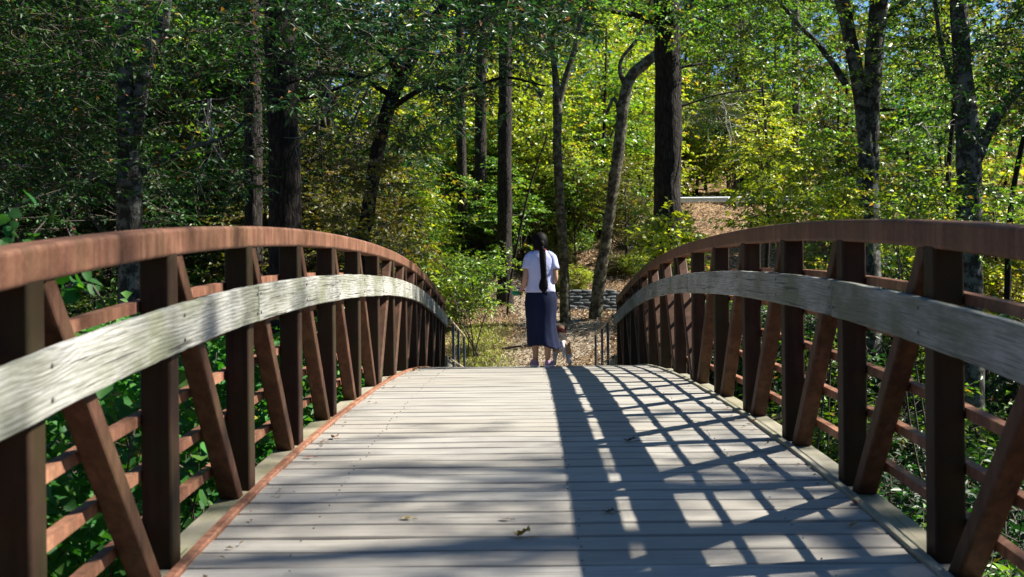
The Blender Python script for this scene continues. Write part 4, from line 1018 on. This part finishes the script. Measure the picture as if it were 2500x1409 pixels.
def headf(v):
    x, y, z = v
    if y > 0: x *= 1-.12*max(0, -z/.11); 
    if z < 0: x *= 1+.25*z; y = y*(1+.3*z)+.018*(-z/.11)
    if y > 0:
        y += .026*math.exp(-((x/.013)**2+((z+.012)/.022)**2)) + .007*math.exp(-((x/.02)**2+((z+.05)/.010)**2))
        y -= .010*sum(math.exp(-(((x-s*.032)/.016)**2+((z-.012)/.011)**2)) for s in (1, -1))
    return np.array([x, y, z])
HC = (0, .025, 1.545)
hv, hf = uv_ball((0, 0, 0), (.072, .092, .112), 28, 22, headf); parts = [bodym, make_mesh("h", hv*S_+wpt(*HC), hf)]
for s in (1, -1):
    ev, ef = uv_ball((s*.074, .0, -.005), (.012, .022, .032), 10, 8); parts.append(make_mesh("e", ev*S_+wpt(*HC), ef))
def hand(base, fwd, side, up):
    """palm, four bent fingers and a thumb, as rows"""
    base, fwd, side, up = (np.array(v, float) for v in (base, unit(fwd), unit(side), unit(up)))
    ms = []; pv, pf = uv_ball((0, 0, 0), (1, 1, 1), 12, 8); pv = base + fwd*.04 + pv[:, :1]*fwd*.048 + pv[:, 1:2]*side*.038 + pv[:, 2:3]*up*.016; ms.append((pv, pf))
    for i, (o, l) in enumerate(((.028, .062), (.010, .070), (-.009, .066), (-.027, .052))):
        a = base+fwd*.075+side*o; b = a+fwd*l*.42-up*l*.16; c = b+fwd*l*.12-up*l*.34; d = c-fwd*l*.24-up*l*.16
        ms.append(tube(np.array([[*a, .0095], [*b, .009], [*c, .0085], [*d, .007]]), 8, .012))
    a = base+fwd*.02+side*.032; b = a+side*.028+fwd*.022-up*.012; c = b+fwd*.026-up*.022-side*.006; ms.append(tube(np.array([[*a, .012], [*b, .011], [*c, .008]]), 8, .012))
    return ms
for w_, f_, s_d in ((J(-.248, .157, .956, 0)[:3], (-.05, 1, -.3), (1, .05, 0)), (J(.10, .165, 1.018, 0)[:3], (-.5, 1, -.1), (-1, -.5, .1))):
    for q, (v, f) in enumerate(hand(w_, f_, s_d, (0, .25, 1))):
        f = [tuple(x) for x in f]
        if q: f.append(tuple(range(7, -1, -1)))
        parts.append(make_mesh("hd", v, f))
bm_ = merged(parts, .0058, 3); bm_.materials.clear(); bm_.materials.append(M['skin'])
obj("body", bm_, woman)
eyes = MB()
for s in (1, -1):
    v, f = uv_ball((s*.031, .080, .012), (.010, .008, .0075), 10, 8); eyes.add(v*S_+wpt(*HC), f)
for s in (1, -1):
    v, f = uv_ball((s*.031, .080, .012), (.010, .008, .0075), 10, 8); obj("eye", make_mesh("eye", v*S_+wpt(*HC), f, M['hair'], True), woman)
v, f = uv_ball((0, .094, -.052), (.021, .007, .007), 12, 8); obj("mouth", make_mesh("mouth", v*S_+wpt(*HC), f, M['scarf'], True), woman)
# shirt: body tube and sleeves
seg = 40
def fold(z): return lambda a: 1+.012*math.sin(a*5+z*31)+.008*math.sin(a*9-z*47)
R1 = [oval(0, .0, z, rx, ry, seg, fold(z)) for z, rx, ry in ((.925, .176, .132), (.945, .177, .134), (.98, .172, .130), (1.02, .164, .124), (1.06, .158, .120), (1.12, .160, .120), (1.18, .168, .122), (1.24, .176, .122), (1.30, .178, .114), (1.34, .172, .104), (1.375, .148, .092), (1.405, .112, .078), (1.43, .082, .068), (1.435, .074, .064))]
V, F = loft(R1, seg); shv = MB(); shv.add(V, F)
for s in (-1, 1):
    a, b = np.array(jo[18 if s < 0 else 23][:3]), np.array(jo[19 if s < 0 else 24][:3]); d = b-a
    rows = [[*(a-d*.25-np.array([s*.05*S_, 0, -.01*S_])), .050*S_], [*(a+np.array([s*.003*S_, 0, 0])), .0585*S_], [*(a+d*.45), .0585*S_], [*(a+d*.98), .060*S_]]
    v, f = tube(np.array(rows), 18, .03, cap=False); shv.add(v, f)
me = shv.mesh("tshirt", M['shirt'], True); o = obj("tshirt", me, woman); md = o.modifiers.new("t", 'SOLIDIFY'); md.thickness = .006; md.offset = 1
# skirt: flared long skirt with a vent and folds, blown a little to the right
segk = 72; RK = []
for z, rx, ry, cx, am in ((.985, .150, .115, 0, 0), (.965, .160, .122, 0, .004), (.93, .176, .136, 0, .006), (.86, .190, .150, .002, .008), (.78, .194, .156, .002, .010), (.68, .188, .156, .0, .014), (.58, .178, .156, .0, .020), (.48, .176, .160, .004, .028), (.40, .182, .168, .012, .036), (.34, .186, .178, .020, .044), (.285, .194, .188, .030, .055), (.262, .198, .192, .034, .06)):
    ring = oval(cx, .01, z, rx, ry, segk, lambda a: 1+am*(.6*math.sin(a*5+1.0)+.5*math.sin(a*8+2.2)+.35*math.sin(a*13)))
    t_ = max(0, (.6-z)/.35); A = np.arange(segk)*2*math.pi/segk
    ring[:, 2] += S_*t_*(.018*np.sin(A*3+.6)-.028*np.cos(A+.3)); RK.append(ring)
V, F = loft(RK, segk); o = obj("skirt", make_mesh("skirt", V, F, M['denim'], True), woman); md = o.modifiers.new("t", 'SOLIDIFY'); md.thickness = .006
# back seam of the skirt
rows = []
for z, ry in ((.96, .126), (.86, .153), (.7, .160), (.55, .160), (.42, .168)): rows.append([*wpt(.004, .01-ry-.006, z), .0035])
V, F = tube(np.array(rows), 5, .05); pass
# hair: close cap over the back of the head, bun of the plait, braid, tuft
def hairf(v):
    x, y, z = v
    if y > .02 and z < .055: y = .02 + (y-.02)*.15; x *= .97
    if z < -.05: x *= 1+ (z+.05)*3.0
    r_ = 1+.012*math.sin(math.atan2(x, y)*22)+.01*mnoise.noise(Vector((x*40, y*40, z*40))); return np.array([x*r_, y*r_, z])
hv, hf = uv_ball((0, 0, 0), (.098, .108, .122), 40, 26, hairf); hv = hv*S_ + wpt(0, .008, 1.545); hb = MB(); hb.add(hv, hf)
v, f = uv_ball((.012, -.088, -.03), (.042, .035, .055), 16, 12); hb.add(v*S_+wpt(0, .008, 1.545), f)
hair = obj("hair", hb.mesh("hair", M['hair'], True), woman)
br = MB()
def bcx(z): return .022 + .022*math.sin((1.46-z)*2.4)
for q in range(11):
    z = 1.455 - q*.031; yb = -.112 - .022*min(1, (1.46-z)/.15) + .03*max(0, (1.22-z)); w = .033*(1-.016*q)
    for s in (1, -1):
        cz = z - (.014 if s > 0 else 0); a = np.array([bcx(cz)+s*.011, yb, cz])
        v, f = uv_ball((0, 0, 0), (w*.80, .022, .037), 12, 10, lambda p: np.array([p[0]+s*p[2]*-.45, p[1], p[2]])); br.add((v+a)*S_ + np.array([WX, WY, WZ]), f)
obj("braid", br.mesh("braid", M['hair'], True), woman)
tf = MB(); zt_ = 1.455-9.6*.034+.01; seg_t = 22; RT = []
for z, rx, ry in ((zt_+.015, .018, .014), (zt_-.02, .030, .020), (zt_-.07, .044, .026), (zt_-.13, .054, .030), (zt_-.17, .052, .028), (zt_-.205, .026, .018), (zt_-.225, .010, .008)):
    RT.append(oval(bcx(z)-.012*(zt_-z)/.2, -.13, z, rx, ry, seg_t, lambda a: 1+.10*math.sin(a*7+z*30)+.06*math.sin(a*11)))
V, F = loft(RT, seg_t, True); tf.add(V, F)
for q in range(26):
    a = rng.uniform(0, 6.28); x0 = bcx(zt_)-.008+rng.normal(0, .018); tf.add(*tube(np.array([[*wpt(x0, -.13+.01*math.sin(a), zt_-.12), .004], [*wpt(x0+rng.normal(0, .006), -.13, zt_-.19), .003], [*wpt(x0+rng.normal(0, .012), -.128, zt_-.22-rng.uniform(0, .03)), .001]]), 4, .04))
obj("hair_tuft", tf.mesh("hair_tuft", M['hair'], True), woman)
V, F = loft([oval(0, .01, z, r_, r_*.95, 28, lambda a: 1+.03*math.sin(a*6+z*90)) for z, r_ in ((1.425, .084), (1.44, .083), (1.458, .072), (1.466, .062), (1.455, .056))], 28)
obj("neckerchief", make_mesh("neckerchief", V, F, M['scarf'], True), woman)
def shoe(ax, ay, bx, by, z0):
    a, b = np.array([ax, ay]), np.array([bx, by]); d = unit(b-a); nrm = np.array([d[1], -d[0]]); L = .245
    outl = [(-.065, .026), (-.05, .033), (0, .036), (.06, .037), (.11, .043), (.15, .040), (.175, .026), (.183, .008)]
    def ring(z, k_, lift=0):
        P = [(l, w*k_) for l, w in outl]+[(l, -w*k_) for l, w in outl[::-1]]
        return np.array([wpt(*(a+d*l+nrm*w), z0+z+lift*max(0, l)) for l, w in P])
    V, F = loft([ring(0, 1.0), ring(.004, 1.04), ring(.02, 1.04), ring(.024, 1.0)], 16, True); so = make_mesh("sole", V, F, M['sole'])
    R_ = [ring(.0245, .99), ring(.045, .95)]
    for z, k0, cut in ((.062, .86, .13), (.078, .74, .085), (.09, .66, .055)):
        P = [(min(l, cut), w*k0) for l, w in outl]+[(min(l, cut), -w*k0) for l, w in outl[::-1]]
        R_.append(np.array([wpt(*(a+d*l+nrm*w), z0+z) for l, w in P]))
    V, F = loft(R_, 16); up = make_mesh("shoe", V, F, M['shoe'], True)
    o = obj("shoe", up, woman); o2 = obj("sole", so, o, True); o2.matrix_parent_inverse = Matrix.Identity(4)
shoe(-.072, .075, -.10, .20, 0.004); shoe(.08, -.035, .115, .10, .004)
# what she holds
hp = np.array(jo[22][:3]); bagr = thing("leash_pouch", tuple(hp+np.array([-.03, .09, -.05])), "small green pouch with a purple strap held in the woman's left hand", "pouch")
v, f = uv_ball((0, 0, 0), (.055, .05, .035), 16, 12, lambda p: p*(1+.10*mnoise.noise(Vector(p*40)))); v[:, 0] -= .045
obj("pouch", make_mesh("pouch", v+hp+np.array([-.01, .075, -.045]), f, M['bagm'], True), bagr)
rows = [[*(hp+np.array([.045*math.cos(a), .03*math.sin(a)+.01, -.012+.03*math.sin(a*.5)])), .010] for a in np.linspace(0, 6.0, 9)]
V, F = tube(np.array(rows), 8, .01); obj("strap", make_mesh("strap", V, F, M['strap'], True), bagr)

# ------------------------------------------------------------------ the dog, walking away beside her
DY = 14.92; dp = at(1373, 892, DY); DX, DZ = dp[0]+.0, zd(DY)
DK = 1.34
D_ = lambda x, y, z, r: (DX+x*DK*1.3, DY+y*DK, DZ+z*DK*.94, (r[0]*DK*1.1, r[1]*DK) if hasattr(r, '__len__') else r*DK*1.1)
dj = [D_(0, .05, .215, (.088, .075)), D_(0, .18, .215, (.082, .072)), D_(0, .33, .232, (.075, .085)), D_(0, .43, .27, (.055, .06)), D_(0, .50, .305, (.045, .048)),
      D_(.045, .03, .17, .042), D_(.052, .075, .125, .026), D_(.055, .005, .075, .017), D_(.056, .015, .022, .015), D_(.056, .045, .014, .015),
      D_(-.045, .09, .17, .042), D_(-.05, .14, .125, .026), D_(-.053, .08, .075, .017), D_(-.054, .09, .022, .015), D_(-.054, .12, .014, .015),
      D_(.045, .36, .17, .030), D_(.048, .345, .10, .019), D_(.05, .36, .03, .015), D_(.05, .385, .014, .015),
      D_(-.045, .40, .17, .030), D_(-.048, .41, .10, .019), D_(-.05, .43, .03, .015), D_(-.05, .455, .014, .015),
      D_(0, -.035, .255, .019), D_(.006, -.065, .205, .016), D_(.010, -.065, .145, .015), D_(.008, -.05, .09, .010)]
de = [(0,1),(1,2),(2,3),(3,4),(0,5),(5,6),(6,7),(7,8),(8,9),(0,10),(10,11),(11,12),(12,13),(13,14),(2,15),(15,16),(16,17),(17,18),(2,19),(19,20),(20,21),(21,22),(0,23),(23,24),(24,25),(25,26)]
dm = [skinned(dj, de, 2)]
v, f = uv_ball((DX, DY+.555*DK, DZ+.335*DK), (.065, .078, .065), 18, 14); dm.append(make_mesh("x", v, f))
v, f = uv_ball((DX, DY+.625*DK, DZ+.315*DK), (.034, .065, .031), 14, 10); dm.append(make_mesh("x", v, f))
me = merged(dm, .0055, 2); me.materials.clear()
k = N("dog_fur"); co = k.coord(); sp = k.n("ShaderNodeSeparateXYZ"); k.l(co, sp.inputs[0])
nz = k.noise(co, 14, 3); up_ = k.math('ADD', sp.outputs[2], k.math('MULTIPLY', k.math('SUBTRACT', nz, .5), .16))
c = k.ramp(k.math('SUBTRACT', up_, DZ), [(.0, (.50, .50, .50)), (.16, (.50, .50, .50)), (.19, (.34, .20, .11)), (.285, (.26, .14, .07)), (.335, (.012, .010, .009)), (.40, (.014, .011, .010)), (.44, (.16, .085, .045))])
c = k.mix(k.math('MULTIPLY', k.math('GREATER_THAN', sp.outputs[2], DZ+.50), k.math('LESS_THAN', sp.outputs[1], DY+.12)), c, (.5, .5, .5))
xc = k.math('ABSOLUTE', k.math('SUBTRACT', sp.outputs[0], DX-.022)); yb_ = k.math('LESS_THAN', sp.outputs[1], DY+.03)
c = k.mix(k.math('MULTIPLY', k.math('MULTIPLY', k.ramp(xc, [(.045, 1.0), (.075, 0.0)]), yb_), k.math('LESS_THAN', sp.outputs[2], DZ+.34)), c, (.55, .56, .58))
fur = k.noise(k.map(co, (1, 1, .35)), 170, 3)
M['fur'] = k.done(k.bsdf(k.mix(k.math('MULTIPLY', fur, .3), c, (.05, .045, .04)), .75, .25, k.bump(fur, .6, .008)))
me.materials.append(M['fur'])
dog = thing("dog", (DX, DY, DZ), "small tan, black and white dog walking beside the woman's right foot, tail up", "dog")
obj("body", me, dog)
for s in (1, -1):
    v, f = uv_ball((0, 0, 0), (.012, .026, .042), 12, 10); obj("ear", make_mesh("ear", v+np.array([DX+s*.070, DY+.545*DK, DZ+.33*DK]), f, M['hair'], True), dog)
    v, f = uv_ball((DX+s*.029, DY+.615*DK, DZ+.348*DK), (.008, .008, .008), 10, 8); obj("eye", make_mesh("eye", v, f, M['hair'], True), dog)
v, f = uv_ball((DX, DY+.682*DK, DZ+.322*DK), (.012, .009, .009), 10, 8); obj("nose", make_mesh("nose", v, f, M['hair'], True), dog)
V, F = sweep([(DX+.066*math.cos(a), DY+.475*DK+.012*math.sin(a), DZ+.30*DK+.06*math.sin(a)) for a in np.linspace(0, 6.2832, 25)], rrect(.006, .018, .002, 2)); obj("collar", make_mesh("collar", V, F, M['scarf'], True), dog)

# ------------------------------------------------------------------ labels of the wood's many trees: by colour, size and the landmark they stand at
LM = [(-60, "the photo's left edge"), (318, "the lichen-patched forking tree"), (697, "the thick lit-edged pine"), (930, "the leaning oak"), (1170, "the trio of thin trunks"), (1322, "the woman"), (1480, "the crooked leaning tree"), (1630, "the big dark pine"), (2118, "the pale twin tree"), (2366, "the mottled tree"), (2560, "the photo's right edge")]
CN = {'deep': 'dark green', 'mid': 'mid-green', 'lime': 'yellow-green', 'gold': 'golden', 'olive': 'olive'}
seen = {}
for o in list(COL.objects):
    if o.get('category') not in ('tree', 'shrub') or not o.get('group') or o.parent: continue
    d = _M @ (np.array(o.location)-CO); px = 1250+CF*d[0]/d[1]; Yq = o.location.y
    mat = next((c.data.materials[0].name for c in o.children if c.name.startswith('crown')), '')
    col = next((CN[k_] for k_ in CN if M[k_].name == mat), 'green')
    lp, ln = min(LM, key=lambda q: abs(q[0]-px)); rel = "right behind" if abs(lp-px) < 45 else ("just left of" if px < lp else "just right of") if abs(lp-px) < 110 else ("left of" if px < lp else "right of")
    if ln.endswith('edge'): rel = "at"
    if Yq < 29 and rel == "right behind": rel = "near"
    dep = "near the bridge" if Yq < 24 else "not far back" if Yq < 36 else "midway up the slope" if Yq < 50 else "high on the slope" if Yq < 64 else "far back in the wood"
    top = max((c.location.z + c.data.vertices[-1].co.z*0 + c.dimensions.z) for c in o.children if c.name.startswith(('crown', 'trunk'))) if o.children else 1
    noun = "shrub" if o['category'] == 'shrub' else "sapling" if o.name.startswith('sapling') else "tree"
    size = ("low" if o.scale.x < .8 else "wide" if o.scale.x > 1.3 else "middling") if noun == "shrub" else ("tiny" if top < 3.5 else "short" if top < 5.5 else "mid-height" if top < 8.5 else "tall")
    if noun == "shrub" and Yq < 26 and ('ravine' in o['group'] or 'railing' in o['group']): o['label'] = size+" "+col+(" shrub in the dark ravine seen through the right railing" if 'ravine' in o['group'] else " shrub low in the shade close under the right railing"); continue
    if noun == "shrub" and 'vines' in o['group']: o['label'] = size+" "+col+" shrub beyond the vines seen through the left railing"; continue
    o['label'] = "%s %s %s %s %s, %s" % (size, col, noun, rel, ln, dep)

from collections import defaultdict
dup = defaultdict(list)
for o in COL.objects:
    if o.get('group') and o.get('category') in ('tree', 'shrub') and not o.parent: dup[o['label']].append(o)
for lab, os_ in dup.items():
    if 2 <= len(os_) <= 3 and ',' in lab:
        os_.sort(key=lambda o: o.location.x/max(1, o.location.y))
        for o, w in zip(os_, ("left", "right") if len(os_) == 2 else ("left", "middle", "right")): o['label'] = lab.rsplit(",", 1)[0] + ", %s one of %s" % (w, "two" if len(os_) == 2 else "three")
